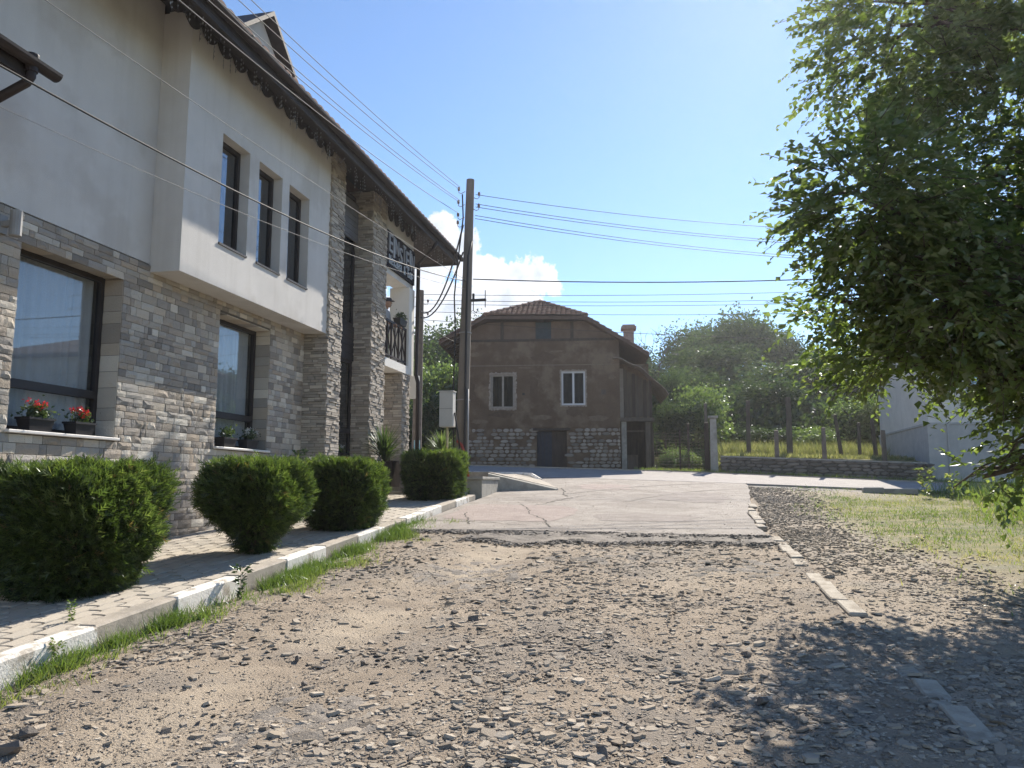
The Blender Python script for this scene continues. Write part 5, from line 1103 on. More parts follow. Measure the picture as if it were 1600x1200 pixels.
# ------------------------------------------------------------------ white house on the right, behind the tree
wh = empty('white_house', (8.35, 29.0, 1.2), R(-1), label='white rendered house with grey plinth half hidden behind the big tree on the right', cat='house')
def Wd(s, n, m, p=None): return s.build(n, m, p or wh)
M_wh = mat('white_render', (.62, .585, .53), (.70, .66, .60), 2, .92, .2, 60, streak=(.42, .40, .37)); M_pl = mat('grey_plinth', (.40, .39, .375), (.47, .455, .43), 3, .94, .4, 40, streak=(.26, .25, .23))
s = MB(); s.box(0, 7.5, 0, 7.0, 2.5, 6.0); Wd(s, 'wall', M_wh)
s = MB(); s.box(-.04, 7.54, -.04, 7.04, -.4, 2.42); Wd(s, 'plinth', M_pl); s = MB(); s.box(-.07, 7.57, -.07, 7.07, 2.423, 2.497); Wd(s, 'band', M_pl)
s = MB(); s.box(.55, .62, -.09, -.045, -.3, 2.42); Wd(s, 'drain_pipe', M_pl); s = MB(); s.box(3.6, 4.0, -.05, -.043, 1.4, 2.2); w = Wd(s, 'cellar_window', M_crack)
for x in (1.2, 4.6):
    s = MB(); s.box(x, x + 1.2, -.03, .0 - .002, 3.3, 4.8); w = Wd(s, 'window', MATS['white_pvc']); s = MB(); s.box(x + .08, x + 1.12, -.036, -.031, 3.38, 4.72); Wd(s, 'pane', M_glass_d, w)
T = [(-.5, -.5, 5.9), (8.0, -.5, 5.9), (8.0, 7.5, 5.9), (-.5, 7.5, 5.9), (2.8, 3.5, 7.3), (4.8, 3.5, 7.3)]; s = MB(); s.add(T + [(x, y, z + .12) for x, y, z in T], [(0, 3, 2, 1), (6, 7, 11, 10), (7, 8, 11), (8, 9, 10, 11), (9, 6, 10), (0, 1, 7, 6), (1, 2, 8, 7), (2, 3, 9, 8), (3, 0, 6, 9)]); Wd(s, 'roof', M_tile)
s = MB(); s.box(1.5, 2.0, 2.0, 2.5, 6.0, 7.8); s.box(1.4, 2.1, 1.9, 2.6, 7.803, 7.9); Wd(s, 'chimney', M_wh)
s = MB(); s.box(0, .5, 0, .35, 0, .16, bev=.02); s.box(.45, 1.3, .05, .4, -.02, .13, bev=.02); o = s.build('concrete_slab', M_conc); o.location = (4.75, 22.3, 1.38); o.rotation_euler = (0, 0, -.1); tag(o, 'broken concrete slab lying at the street edge by the grass', 'slab')

# ------------------------------------------------------------------ hillside trees and bushes
def crown_mesh(seed, n, leaf, flat=.8, blobs=11):
    rng = np.random.default_rng(seed); c = rng.normal(size=(blobs, 3)); c /= np.linalg.norm(c, axis=1, keepdims=True); c *= rng.uniform(.25, .68, (blobs, 1)); c[:, 2] *= flat; r = rng.uniform(.28, .5, blobs)
    w = r ** 2 / (r ** 2).sum(); b = rng.choice(blobs, n, p=w); d = rng.normal(size=(n, 3)); d /= np.linalg.norm(d, axis=1, keepdims=True)
    rr = rng.uniform(0, 1, n) ** .28; P = c[b] + d * (r[b] * rr * (1 + .25 * rng.normal(size=n)))[:, None]
    out = d + rng.normal(0, .7, (n, 3)) + [0, 0, -.15]; M = frame_mats(out, None, rng.uniform(-2, 2, n))
    tint = np.clip(.45 + .2 * rng.normal(size=n) + .18 * rng.normal(size=blobs)[b], 0, 1)
    V, F, T = scatter(LEAF4, P, M, rng.uniform(.6, 1.4, n) * leaf, tint); return np_mesh('crown', V, F, T)
CR = {'b': [crown_mesh(100 + i, 6500, .075, .85) for i in range(3)], 'p': [crown_mesh(200 + i, 5000, .085, .75) for i in range(2)], 'f': [crown_mesh(300 + i, 8000, .06, .9, 14) for i in range(2)]}
for k, ms in CR.items():
    for me in ms: me.materials.append(M_bush_l if k == 'p' else M_bush)
def trunk_mesh(seed):
    rn = random.Random(seed); s = MB(); s.tube([(0, 0, -.12), (.02, .01, .3), (.0, .03, .62), (.03, 0, .95)], [.045, .036, .025, .008], 8)
    for k in range(7):
        a = rn.uniform(0, 6.28); z = rn.uniform(.25, .7); l = rn.uniform(.25, .5); s.tube([(0, 0, z), (math.cos(a) * l * .5, math.sin(a) * l * .5, z + .12), (math.cos(a) * l, math.sin(a) * l, z + .3)], [.018, .012, .005], 5)
    return s.mesh('trunk', True)
TK = [trunk_mesh(i) for i in range(3)]
for t in TK: t.materials.append(M_bark)
def tree(name, x, y, h, w, kind, label, group, i, trunk=True, low=.45):
    z = float(land(x, y)); root = empty(name, (x, y, z), label=label, cat='bush' if name.endswith('bush') else 'tree', group=group); rn = random.Random(i)
    c = link('crown', CR[kind][i % len(CR[kind])], None, root); hh = h * (1 - low * .5) if trunk else h * .58
    c.scale = (w / 2 * 1.05, w / 2 * 1.05, h * (.42 if trunk else .56)); c.location = (0, 0, h * (.60 if trunk else .42)); c.rotation_euler = (0, 0, rn.uniform(0, 6.28))
    if trunk: t = link('trunk', TK[i % 3], None, root); t.scale = (w * .55, w * .55, h * .8); t.rotation_euler = (0, 0, rn.uniform(0, 6.28))
    return root
TREES = [  # x, y, height, width, kind, label
 (-.6, 40.5, 5.2, 3.2, 'f', 'ivy-covered tree rising right behind the old house'), (-.1, 37.2, 3.6, 2.4, 'b', 'dark leafy tree between the old house and the pale willow-like tree'), (1.3, 38.6, 4.3, 3.6, 'p', 'pale silvery-green tree right of the old house'),
 (1.0, 63, 8.6, 6.4, 'f', 'tall greyish tree on the hilltop left of the big dark trees'), (4.9, 64, 9.6, 7.0, 'b', 'largest dark tree on the hill skyline'), (8.6, 65, 8.4, 4.4, 'b', 'narrower dark tree at the right shoulder of the big hill trees'), (3.0, 56, 6.4, 7.0, 'b', 'dense dark tree below the hill skyline'),
 (7.4, 50, 5.2, 7.2, 'b', 'broad olive tree on the slope mid-right'), (10.8, 47, 5.2, 6.2, 'f', 'round olive tree above the garden stakes'), (4.8, 44, 3.6, 4.4, 'b', 'bushy tree on the slope behind the tallest post'), (8.6, 40.5, 3.3, 3.8, 'p', 'pale rounded tree behind the short wall posts'),
 (14.5, 62, 7.2, 6.5, 'f', 'distant dark tree at the right end of the skyline'), (13.0, 42, 4.6, 5.4, 'b', 'dark tree behind the white house corner'), (18, 50, 7, 7, 'b', 'tall tree behind the white house roof'), (11.5, 57, 6.2, 6, 'b', 'dark tree on the upper slope right of the skyline gap'), (-3.5, 55, 7.4, 6, 'b', 'tree top peeping over the old house ridge right side'),
 (-2.2, 60, 6.6, 5.0, 'f', 'low grey-green tree on the skyline right of the old house chimney'), (2.6, 70, 9.0, 7.0, 'b', 'dark tree filling the skyline behind the tall greyish one'), (7.0, 70, 9.2, 7.0, 'f', 'dark tree filling the skyline behind the largest one'), (11.0, 66, 6.6, 6.0, 'b', 'dark low tree on the skyline right of the narrow one'), (.8, 50, 5.6, 5.4, 'b', 'mid-slope dark tree behind the pale silvery one'),
 (-11.2, 35.5, 5.4, 3.8, 'p', 'bright green tree seen between the two poles'), (-13.6, 38, 5.8, 4.6, 'p', 'bright green tree left of the shorter pole'), (-12.2, 46, 8.2, 6.0, 'f', 'darker tall tree behind the bright ones between the poles'), (-10.2, 33.0, 3.4, 2.8, 'b', 'low dark shrub tree at the left wall of the old house'), (-17, 44, 8, 7, 'b', 'tree behind the guesthouse pier'), (-19, 60, 9, 9, 'f', 'far tree behind the left pole'), (-8.5, 62, 8, 8, 'b', 'far tree behind the old house roof')]
for i, (x, y, h, w_, k, lb) in enumerate(TREES): tree('tree', x, y, h * (.88 if y > 48 else 1), w_, k, lb, 'trees on the hillside', i)
BUSH = [(2.2, 40.2, 1.5, 3.2), (4.2, 39.4, 1.3, 3.4), (6.3, 38.6, 1.4, 3.2), (8.4, 37.8, 1.3, 3.0), (.2, 33.6, 1.2, 1.6), (-.4, 32.2, .9, 1.0), (1.0, 35.4, 1.3, 2.0), (9.9, 37.2, 1.8, 3.0)]
BL = ['sunlit bramble mound at the back left of the garden', 'low bramble mound behind the tall posts', 'bramble mound behind the tallest post', 'bramble mound at the back right of the garden', 'leafy shrub behind the wire fence', 'small shrub at the foot of the lean-to', 'shrub behind the pale concrete pillar', 'shrub beside the white house back corner']
for i, (b, lb) in enumerate(zip(BUSH, BL)): tree('bush', *b, 'p' if i % 2 == 0 else 'b', lb, 'bushes round the garden', i, False)
hp = []
rn = random.Random(77)
und_pos = []
for i in range(150):
    x = rn.uniform(-40, 45); y = rn.uniform(41, 95)
    und_pos.append((x, y, rn.uniform(1.6, 3.2), rn.uniform(2.5, 5)))
for i in range(75): und_pos.append((rn.uniform(-4, 18), rn.uniform(40.5, 60), rn.uniform(1.8, 3.6), rn.uniform(2.8, 5.5)))
for i in range(20): und_pos.append((rn.uniform(-22, -10.5), rn.uniform(36, 52), rn.uniform(1.8, 3.4), rn.uniform(2.8, 5)))
V_, F_2, T_ = [], [], []; off = 0; rng = np.random.default_rng(5)
for (x, y, h, w_) in und_pos:
    n = 560; d = rng.normal(size=(n, 3)); d /= np.linalg.norm(d, axis=1, keepdims=True); d[:, 2] = np.abs(d[:, 2]); P = d * [w_ / 2, w_ / 2, h] * rng.uniform(.6, 1.05, (n, 1)); P += [x, y, float(land(x, y)) - .2]
    v, f, t = scatter(LEAF4, P, frame_mats(d + rng.normal(0, .7, (n, 3)), None, rng.uniform(-2, 2, n)), rng.uniform(.2, .42, n), np.clip(rng.normal(.42 + .2 * rn.uniform(-1, 1), .2, n), 0, 1)); V_.append(v); F_2.append(f + off); T_.append(t); off += len(v)
o = link('undergrowth', np_mesh('undergrowth', np.concatenate(V_), np.concatenate(F_2), np.concatenate(T_)), M_bush); tag(o, 'dense green scrub covering the hillside', 'undergrowth', kind='stuff')
# bare tree on the skyline
s = MB(); rn = random.Random(4)
def limb(p, d, l, r_, depth):
    q = p + d * l; s.tube([p, p.lerp(q, .5) + Vector((rn.uniform(-.1, .1), 0, rn.uniform(-.1, .1))) * l * .5, q], [r_, r_ * .8, r_ * .6], 5, False)
    if depth:
        for k in range(3): limb(p.lerp(q, rn.uniform(.5, 1)), (d + Vector((rn.uniform(-.8, .8), rn.uniform(-.8, .8), rn.uniform(-.1, .5)))).normalized(), l * .65, r_ * .6, depth - 1)
limb(Vector((0, 0, 0)), Vector((.05, 0, 1)), 2.6, .05, 4); bt = empty('bare_tree', (-1.2, 57, float(land(-1.2, 57)) + 2.2), label='leafless dead tree on the skyline right of the chimney', cat='tree'); s.build('branches', M_bark, bt)

# ------------------------------------------------------------------ the big broad-leaved tree at the right
TB = Vector((5.2, 9.0, float(gz(5.2, 9.0))))
big = empty('broadleaf_tree', TB, label='big leafy tree overhanging the whole right side, backlit', cat='tree'); rng = np.random.default_rng(12)
BLOBS = [  # centre x,y,z, radii, weight
 ((3.78, 9.63, 5.47), (1.50, 1.72, 1.63), 1.3), ((1.81, 7.59, 4.20), (0.63, 0.70, 0.58), 0.36), ((2.62, 8.26, 3.29), (0.68, 0.90, 0.40), 0.3), ((4.13, 9.12, 3.32), (1.29, 1.46, 0.82), 0.8), ((2.76, 9.63, 7.10), (1.03, 1.12, 1.12), 0.55), ((4.47, 9.72, 7.62), (1.63, 1.81, 1.63), 1.0), ((5.85, 9.12, 5.04), (1.89, 2.06, 2.24), 1.1), ((5.59, 8.94, 8.14), (1.72, 1.89, 1.72), 0.6), ((4.82, 7.91, 3.92), (1.20, 1.12, 1.03), 0.6), ((7.05, 9.29, 6.42), (1.55, 1.72, 2.06), 0.4), ((3.57, 9.23, 2.05), (0.35, 0.60, 0.55), 0.07), ((2.33, 8.02, 3.78), (0.58, 0.65, 0.47), 0.26), ((3.23, 9.46, 1.69), (0.30, 0.50, 0.22), 0.012), ((3.83, 9.29, 4.18), (1.10, 1.20, 0.72), 0.55), ((3.16, 8.62, 2.70), (0.40, 0.63, 0.24), 0.05), ((4.03, 9.63, 2.70), (0.60, 0.80, 0.50), 0.2), ((2.18, 8.84, 2.93), (0.50, 0.70, 0.30), 0.15), ((1.68, 8.53, 3.50), (0.35, 0.50, 0.30), 0.08)]
Pt, Dt = [], []
W_ = np.array([b[2] for b in BLOBS]); NT = 7300
cnt = (W_ / W_.sum() * NT).astype(int)
for (c, r_, w_), k in zip(BLOBS, cnt):
    d = rng.normal(size=(k, 3)); d /= np.linalg.norm(d, axis=1, keepdims=True); rr = rng.uniform(.12, 1, k) ** .5
    Pt.append(np.array(c) + d * np.array(r_) * rr[:, None]); dd = d * [1, 1, .45] + rng.normal(0, .35, (k, 3)) + [-.12, 0, -.12]; Dt.append(dd / np.linalg.norm(dd, axis=1, keepdims=True))
Pt = np.concatenate(Pt); Dt = np.concatenate(Dt); NT = len(Pt)
LP, LD, LS, LT, RL = [], [], [], [], []
tl = rng.uniform(.25, .7, NT); tt = rng.normal(.45, .13, NT); K = 12; tw = []
for j in range(K):
    f = (j + 1) / K; side = 1 if j % 2 else -1
    p = Pt + Dt * (tl * f)[:, None] + np.array([0, 0, -1]) * (tl * .16 * f * f)[:, None]
    perp = np.cross(Dt, [0, 0, 1.]); perp /= np.maximum(np.linalg.norm(perp, axis=1, keepdims=True), .1)
    dd = Dt * .75 + perp * side * .75 + np.array([0, 0, -.22]) + rng.normal(0, .28, (NT, 3)); LP.append(p); LD.append(dd); LS.append(rng.uniform(.06, .115, NT) * (.75 + .4 * math.sin(math.pi * f))); LT.append(tt + rng.normal(0, .1, NT)); RL.append(rng.normal(0, .45, NT))
LP = np.concatenate(LP); LD = np.concatenate(LD); LS = np.concatenate(LS); LT = np.clip(np.concatenate(LT), 0, 1); RL = np.concatenate(RL)
V, F, T = scatter(LEAF, LP, frame_mats(LD, None, RL), LS, LT); o = link('crown', np_mesh('crown', V, F, T), M_elm, big); o.matrix_parent_inverse = Matrix.Translation(-TB)
# twigs
ix = rng.choice(NT, 2600, replace=False); a = Pt[ix]; b = Pt[ix] + Dt[ix] * tl[ix][:, None] - np.array([0, 0, .16]) * tl[ix][:, None]
tb = (np.array([(0, -1, -.6), (0, 1, -.6), (0, 0, 1), (1, -.4, -.2), (1, .4, -.2), (1, 0, .4)], float), np.array([(0, 1, 4), (0, 4, 3), (1, 2, 5), (1, 5, 4), (2, 0, 3), (2, 3, 5)]))
ln = np.linalg.norm(b - a, axis=1); V, F, T = scatter([tb], a, frame_mats(b - a), np.stack([ln, np.full(len(ln), .006), np.full(len(ln), .006)], 1)); o = link('twigs', np_mesh('twigs', V, F), M_bark, big); o.matrix_parent_inverse = Matrix.Translation(-TB)
# trunk and limbs
s = MB(); s.tube([(0, 0, -.2), (.03, .02, .5), (-.02, .05, 1.6), (.05, .1, 2.6), (.1, .2, 4.2), (.1, .2, 6.5), (.2, .1, 8.6)], [.30, .24, .21, .19, .15, .10, .03], 12); s.build('trunk', M_bark, big, True)
rn = random.Random(8)
for (c, r_, w_) in BLOBS:
    c = Vector(c) - TB; z0 = max(1.2, min(c.z - 1.2, 5.5)); p0 = Vector((.05, .1, z0)); s = MB(); m1 = p0.lerp(c, .5) + Vector((rn.uniform(-.2, .2), rn.uniform(-.2, .2), .25)); s.tube([p0, m1, c], [.085, .055, .025], 8)
    for k in range(7):
        e = c + Vector((rn.uniform(-1, 1) * r_[0], rn.uniform(-1, 1) * r_[1], rn.uniform(-.7, .8) * r_[2])) * .95; q = m1.lerp(c, rn.uniform(.1, .9)); s.tube([q, q.lerp(e, .5) + Vector((0, 0, .12)), e], [.028, .018, .007], 5)
    s.build('limb', M_bark, big, True)

# ------------------------------------------------------------------ grass
def grass_obj(name, V, F, T, m, label): return tag(link(name, np_mesh(name, V, F, T), m), label, 'grass', kind='stuff')
def gzm(x, y): return gz(x, y) + micro(x, y) - .01
n = 46000; y = RNG.uniform(2.5, 13.2, n); c = fbm(y * .9, 3.3 + 0 * y, 17, 3); x = KX + .02 + np.abs(RNG.normal(0, 1, n)) * (.10 + .5 * np.maximum(0, c - .3)) * (1 + .5 * ss(7, 10, y)); keep = (x < -3.4) & (RNG.uniform(0, 1, n) < (.05 + 1.0 * ss(.36, .52, fbm(x * 2.2, y * 1.6, 19, 3))) * (.55 + .6 * ss(4.5, 7, y))); x, y = x[keep], y[keep]
dry = np.clip((x - KX) / .75 + RNG.normal(0, .22, len(x)) + .35 * (1 - ss(4.5, 6.5, y)), 0, 1)
V, F, T = blades(x, y, gzm(x, y), RNG.uniform(.03, .15, len(x)) * (1.25 - .7 * dry), RNG.uniform(.005, .010, len(x)), .05 + .75 * dry ** 1.3, .6); grass_obj('kerb_grass', V, F, T, M_grass, 'strip of green grass growing along the foot of the left kerb')
n = 62000; u = RNG.uniform(0, 1, n); y = 6.5 + 17.5 * u; x = RNG.uniform(1.7, 11, n); g = grassy(x, y) * (.25 + .75 * ss(.38, .55, fbm(x * 1.3, y * 1.3, 29, 3))); keep = RNG.uniform(0, 1, n) < g; x, y = x[keep], y[keep]
dry = np.clip(.38 + .7 * (fbm(x * .6, y * .6, 39, 3) - .42) * 2.2 + RNG.normal(0, .18, len(x)) + .35 * (1 - ss(10, 14, y)), 0, 1)
V, F, T = blades(x, y, gz(x, y) + micro(x, y) * (y < 24) - .015, RNG.uniform(.03, .10, len(x)), RNG.uniform(.008, .014, len(x)), dry, .6); grass_obj('verge_grass', V, F, T, M_grass, 'patchy grass on the bank at the right of the road')
n = 15000; x = RNG.uniform(4.6, 12, n); y = RNG.uniform(14.5, 24, n); keep = RNG.uniform(0, 1, n) < ss(.0, 1.6, x - 4.3 - .55 * (y - 14.5) * (y < 18) - 1.9 * (y >= 18) + 1.5 * (fbm(x, y, 8, 3) - .5)); x, y = x[keep], y[keep]
V, F, T = blades(x, y, gz(x, y), RNG.uniform(.15, .62, len(x)), RNG.uniform(.010, .018, len(x)), np.clip(RNG.normal(.4, .28, len(x)), 0, 1), .45); grass_obj('tall_weeds', V, F, T, M_grass, 'tall weeds on the bank under the big tree')
n = 26000; x = RNG.uniform(-1.2, 9.0, n); y = RNG.uniform(29.6, 37.5, n); keep = (y > far_edge(x) + 1.0) & ((x > 1.5) | (y < 32) | (RNG.uniform(0, 1, n) < .5)); x, y = x[keep], y[keep]
hh = np.where(y > 33.3, RNG.uniform(.35, .85, len(x)), RNG.uniform(.08, .22, len(x))) * np.where(x < 1.4, .8, 1)
V, F, T = blades(x, y, land(x, y) - .02, hh, RNG.uniform(.02, .035, len(x)), np.clip(RNG.normal(.45, .25, len(x)) - .3 * (x < 1.4), 0, 1), .35); grass_obj('garden_grass', V, F, T, M_dry, 'tall yellow-green grass in the fenced garden')
n = 2600; x = RNG.uniform(-1.6, 9, n); y = far_edge(x) + RNG.uniform(.2, .95, n); V, F, T = blades(x, y, land(x, y) - .02, RNG.uniform(.06, .2, n), RNG.uniform(.015, .025, n), np.clip(RNG.normal(.35, .25, n), 0, 1), .4); grass_obj('roadside_grass', V, F, T, M_grass, 'grass fringe along the far side of the street')
# weeds on the bank and kerb
def weed(x, y, h, label, k, dryness=.3, cat='weed', m=None, z=None):
    rng = np.random.default_rng(k); n = 90; t = rng.uniform(0, 1, n); a = rng.uniform(0, 6.28, n); p = np.stack([np.cos(a) * .25 * h * t * rng.uniform(.2, 1, n), np.sin(a) * .25 * h * t * rng.uniform(.2, 1, n), t * h], 1)
    V, F, T = scatter(LEAF4, p, frame_mats(np.stack([np.cos(a), np.sin(a), rng.uniform(-.2, .9, n)], 1), None, rng.normal(0, .5, n)), rng.uniform(.1, .22, n) * h, np.clip(rng.normal(dryness, .2, n), 0, 1)); o = link('weed', np_mesh('weed', V, F, T), m or M_grass); o.location = (x, y, float(gz(x, y) + micro(x, y)) if z is None else z); return tag(o, label, cat)
weed(-4.24, 7.22, .34, 'dark upright weed growing against the kerb beside the second bush', 1, .1, m=M_bush); weed(-4.72, 5.55, .16, 'small grass tuft growing on the pavement in front of the first bush', 2, .15, z=.075 * 5.55 + .12)
weed(-4.30, 4.95, .2, 'small weed at the foot of the nearest kerb stones', 3, .3); weed(5.9, 21.0, .75, 'tall yellowish weed beside the broken slab', 4, .6); weed(6.6, 21.3, .6, 'flowering weed in front of the white house plinth', 5, .5); weed(-4.55, 16.95, .22, 'small green weed at the end of the kerb', 6, .2, z=1.32)

# ------------------------------------------------------------------ loose gravel
def hull(seed):
    import bmesh
    rn = random.Random(seed); bm = bmesh.new()
    for i in range(9):
        v = Vector((rn.gauss(0, 1), rn.gauss(0, 1), rn.gauss(0, 1))).normalized() * rn.uniform(.8, 1.05); bm.verts.new((v.x * .5, v.y * .40, v.z * .26))
    r_ = bmesh.ops.convex_hull(bm, input=bm.verts); bmesh.ops.delete(bm, geom=[g for g in r_['geom_interior'] if isinstance(g, bmesh.types.BMVert)], context='VERTS'); bm.verts.ensure_lookup_table()
    for i, v in enumerate(bm.verts): v.index = i
    V = np.array([v.co[:] for v in bm.verts]); F = np.array([[v.index for v in f.verts] for f in bm.faces if len(f.verts) == 3]); bm.free(); return V, F
def slab(seed):
    rn = random.Random(seed); k = rn.choice((5, 5, 6)); an = sorted(2 * math.pi * (i + rn.uniform(-.3, .3)) / k for i in range(k)); rr = [rn.uniform(.38, .55) for _ in an]; tx, ty = rn.uniform(-.10, .10), rn.uniform(-.10, .10)
    V = [(r_ * math.cos(a), .8 * r_ * math.sin(a), -.08) for a, r_ in zip(an, rr)] + [(r_ * .86 * math.cos(a), .69 * r_ * math.sin(a), .115 + tx * math.cos(a) + ty * math.sin(a) + rn.uniform(-.015, .015)) for a, r_ in zip(an, rr)]
    F = []
    for i in range(k): j = (i + 1) % k; F += [(i, j, k + j), (i, k + j, k + i)]
    F += [(k, k + i, k + i + 1) for i in range(1, k - 1)]; return np.array(V), np.array(F)
HULL = [slab(i) for i in range(12)] + [hull(i) for i in range(3)]
PEB = [(.14, .12, .10), (.31, .26, .205), (.40, .345, .275), (.22, .19, .16), (.46, .40, .325), (.34, .29, .235), (.56, .495, .41)]
M_peb = mat('gravel_stone', (.24, .20, .16), (.33, .28, .22), 30, .95, .4, 120, spec=.1, tint=PEB, tint_amt=.8)
def old_front(x): return np.minimum(11.15 + 1.1 * (fbm(x * .9, 2.2 + 0 * x, 71, 4) - .45) + .45 * np.abs((x + 3.1) / 4.4 - .5), front(x) - .1)
def track(x, y): return np.exp(-((x + 2.85 - .09 * (y - 4)) / .42) ** 2)
N0 = 132000; yy = 2.6 / (1 - RNG.uniform(0, 1, N0) * (1 - 2.6 / 13.)) ; xx = RNG.uniform(-4.25, 3.6, N0)
dens = (.42 + .85 * ss(.36, .58, fbm(xx * .8 + 4, yy * .8, 101, 4))) * (1 - .8 * track(xx, yy)) * (.6 + .55 * ss(-2, 0, xx)) * np.where(xx > 1.5, .9 * (1 - .7 * grassy(xx, yy)), 1) * (1 - .75 * ss(.3, 0., xx - KX) * 0)
ok = (RNG.uniform(0, 1, N0) < dens * .80) & ~((yy > front(xx) - .1) & (xx < 1.3)) & ~((yy > old_front(xx)) & (xx > -3.1) & (xx < 1.3) & (RNG.uniform(0, 1, N0) < .8)); xx, yy = xx[ok], yy[ok]; n = len(xx)
sz = np.clip(.0105 * np.exp(.62 * RNG.normal(size=n)), .004, .06) * (1 + .045 * yy) * 1.45
M_ = rot_mats(RNG.normal(0, .13, n), RNG.normal(0, .13, n), RNG.uniform(0, 6.28, n))
sc = np.stack([sz * RNG.uniform(.9, 1.7, n), sz * RNG.uniform(.8, 1.4, n), sz * RNG.uniform(.45, 1.05, n)], 1)
V, F, T = scatter(HULL, np.stack([xx, yy, gz(xx, yy) + micro(xx, yy) + sz * .035], 1), M_, sc, RNG.uniform(0, 1, n)); print('gravel', n, len(F))
tag(link('gravel', np_mesh('gravel', V, F, T), M_peb), 'loose grey and buff gravel over the whole road', 'gravel', kind='stuff')
N2 = 45000; yy = 2.6 / (1 - RNG.uniform(0, 1, N2) * (1 - 2.6 / 9.)); xx = RNG.uniform(-4.1, 3.0, N2); ok = RNG.uniform(0, 1, N2) < .3 + .7 * ss(.38, .55, fbm(xx * 1.7, yy * 1.7, 211, 4)); xx, yy = xx[ok], yy[ok]; n = len(xx); sz = RNG.uniform(.006, .016, n)
GRIT = [(np.array([(-.5, -.4, -.1), (.5, -.35, -.1), (.05, .5, -.1), (0, 0, .35)]), np.array([(0, 1, 3), (1, 2, 3), (2, 0, 3)]))]
V, F, T = scatter(GRIT, np.stack([xx, yy, gz(xx, yy) + micro(xx, yy) + .003], 1), rot_mats(RNG.normal(0, .2, n), RNG.normal(0, .2, n), RNG.uniform(0, 6.28, n)), sz[:, None] * np.array([[1.3, 1.1, .8]]), RNG.uniform(0, 1, n)); tag(link('grit', np_mesh('grit', V, F, T), M_peb), 'fine grit and crumbs between the stones on the near road', 'gravel', kind='stuff')
# asphalt crumbs broken off along the edges of both layers
n = 2600; xx = RNG.uniform(-4.2, 1.3, n); e = np.where(RNG.uniform(0, 1, n) < .5, front(xx), np.where(xx > -3.1, old_front(xx), front(xx))); yy = e - np.abs(RNG.normal(0, .16, n)); sz = RNG.uniform(.02, .075, n)
V, F, T = scatter(HULL, np.stack([xx, yy, gz(xx, yy) + micro(xx, yy) * .8 + .012], 1), rot_mats(RNG.normal(0, .2, n), RNG.normal(0, .2, n), RNG.uniform(0, 6.28, n)), sz[:, None] * np.array([[1.3, 1.1, .9]]), RNG.uniform(0, .55, n)); tag(link('asphalt_crumbs', np_mesh('asphalt_crumbs', V, F, T), M_asph3), 'crumbled bits of asphalt along the broken road edge', 'gravel', kind='stuff')
N1 = 15000; yy = RNG.uniform(9, 23.5, N1); xx = rkerb_x(yy) + .1 + np.abs(RNG.normal(0, .85, N1)); ok = (RNG.uniform(0, 1, N1) < (1 - .9 * grassy(xx, yy)) * (.35 + .8 * ss(.4, .55, fbm(xx, yy, 111, 3)))) & (yy < 24.4 - .1 * np.maximum(0, xx - 1)); xx, yy = xx[ok], yy[ok]; n = len(xx); sz = RNG.uniform(.02, .065, n)
V, F, T = scatter(HULL, np.stack([xx, yy, gz(xx, yy) + micro(xx, yy) * (yy < 24) + .005], 1), rot_mats(RNG.normal(0, .13, n), RNG.normal(0, .13, n), RNG.uniform(0, 6.28, n)), np.stack([sz * RNG.uniform(.9, 1.7, n), sz * RNG.uniform(.8, 1.4, n), sz * RNG.uniform(.5, 1.1, n)], 1), RNG.uniform(0, .8, n)); tag(link('shoulder_gravel', np_mesh('shoulder_gravel', V, F, T), M_peb), 'coarse gravel on the right-hand shoulder beyond the edging stones', 'gravel', kind='stuff')
# fewer, bigger chips in drifts, and crumbs on the asphalt
N0 = 9000; yy = 3 / (1 - RNG.uniform(0, 1, N0) * (1 - 3 / 13.)); xx = RNG.uniform(-4.0, 3.2, N0); ok = (RNG.uniform(0, 1, N0) < ss(.46, .62, fbm(xx * .9, yy * .9, 131, 3)) * (1 - .9 * track(xx, yy))) & ~((yy > front(xx) - .1) & (xx < 1.3)); xx, yy = xx[ok], yy[ok]
x2 = RNG.uniform(-4.2, 1.5, 500); y2 = RNG.uniform(12.2, 24, 500); xx = np.concatenate([xx, x2]); yy = np.concatenate([yy, y2]); n = len(xx); sz = RNG.uniform(.03, .072, n); sz[-500:] *= .4
M_ = rot_mats(RNG.normal(0, .13, n), RNG.normal(0, .13, n), RNG.uniform(0, 6.28, n)); sc = np.stack([sz * RNG.uniform(1, 1.7, n), sz * RNG.uniform(.8, 1.3, n), sz * RNG.uniform(.5, 1.0, n)], 1)
zz = np.where(yy > 12.1, road_z(xx, yy), gz(xx, yy) + micro(xx, yy)); V, F, T = scatter(HULL, np.stack([xx, yy, zz + sz * .12], 1), M_, sc, RNG.uniform(0, .8, n)); tag(link('stone_chips', np_mesh('stone_chips', V, F, T), M_peb), 'larger flat stone chips scattered in drifts on the road', 'gravel', kind='stuff')
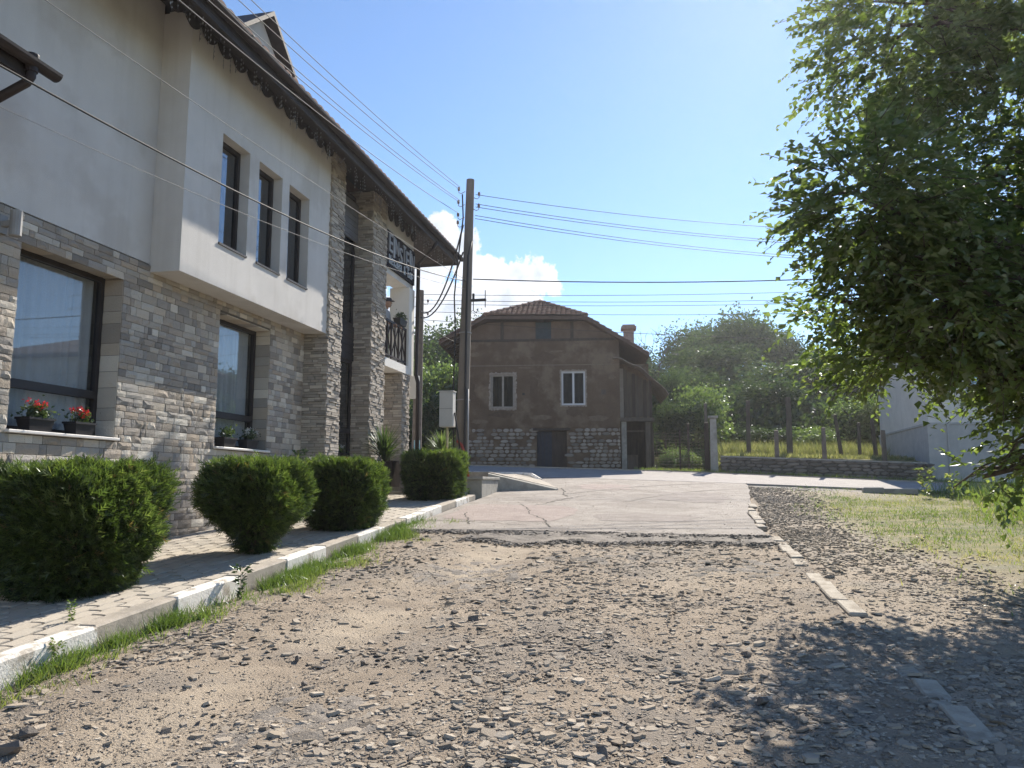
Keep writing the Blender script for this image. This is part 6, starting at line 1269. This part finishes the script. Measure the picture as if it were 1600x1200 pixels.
# single rocks that stand out
M_rock = mat('dark_rock', (.13, .115, .105), (.2, .18, .16), 12, .92, .7, 40, tint=[(.08, .075, .07), (.16, .135, .115), (.11, .095, .085)], tint_amt=.5, obj_random=True)
RM = []
for i in range(6):
    V, F = hull(60 + i); me = np_mesh('rock', V * [1, 1.05, 1.3], F); me.materials.append(M_rock); RM.append(me)
ROCKS = [((0.42, 4.83), .10, 'dark rock on the gravel at the edge of the tree shadow'), ((-1.70, 6.56), .10, 'dark lump of rock in the middle of the road'), ((-1.93, 6.77), .075, 'small dark rock just behind the lump in mid road'), ((-2.79, 4.05), .075, 'dark rock in the sandy wheel track'), ((-2.68, 4.18), .05, 'small pointed rock right of the rock in the wheel track'), ((-2.70, 5.36), .09, 'brown rock on the bare dirt at the left'), ((-3.41, 3.77), .12, 'dark rock at the lower left corner'), ((-3.33, 3.54), .14, 'brown rock at the very bottom left'), ((-2.36, 4.83), .06, 'small dark rock below the brown one on bare dirt'), ((-2.14, 5.23), .07, 'dark rock on the dirt left of centre'), ((-3.64, 6.96), .08, 'pale-topped stone near the grass strip'), ((0.82, 6.29), .07, 'dark stone near the right edging'), ((0.42, 5.82), .085, 'dark stone left of the right edging'), ((-1.30, 3.80), .07, 'stone at the bottom edge left of centre'), ((-1.26, 5.81), .05, 'small dark stone right of the mid-road lump'), ((-0.08, 6.44), .06, 'brown stone right of centre on the gravel'), ((-1.68, 5.13), .05, 'small dark stone on the sandy patch'), ((-0.40, 4.03), .10, 'flat stone at the bottom edge near the centre')]
for i, (c, sz, lb) in enumerate(ROCKS):
    x, y = c
    o = link('rock', RM[i % 6]); o.location = (x, y, float(gz(x, y) + micro(x, y)) + sz * .16); o.scale = (sz * 1.25, sz, sz); o.rotation_euler = (random.uniform(-.4, .4), random.uniform(-.4, .4), random.uniform(0, 6)); tag(o, lb, 'rock', 'loose rocks on the road')

# ------------------------------------------------------------------ thin haze fading the hillside, also added to imitate veiling lens glare
hz = MB(); hz.box(-440, 440, -215, 540, -24, 21); ho = link('haze', hz.mesh('haze')); tag(ho, 'thin haze over the whole street, added to imitate lens glare and fade the hillside', 'haze', kind='stuff')
hm = bpy.data.materials.new('glare_haze'); hm.use_nodes = True; nt = hm.node_tree; nt.nodes.clear(); out = nt.nodes.new('ShaderNodeOutputMaterial'); pv = nt.nodes.new('ShaderNodeVolumePrincipled')
pv.inputs['Color'].default_value = (.96, .97, 1, 1); pv.inputs['Density'].default_value = .00062; pv.inputs['Anisotropy'].default_value = .74
nt.links.new(pv.outputs[0], out.inputs['Volume']); ho.data.materials.append(hm)
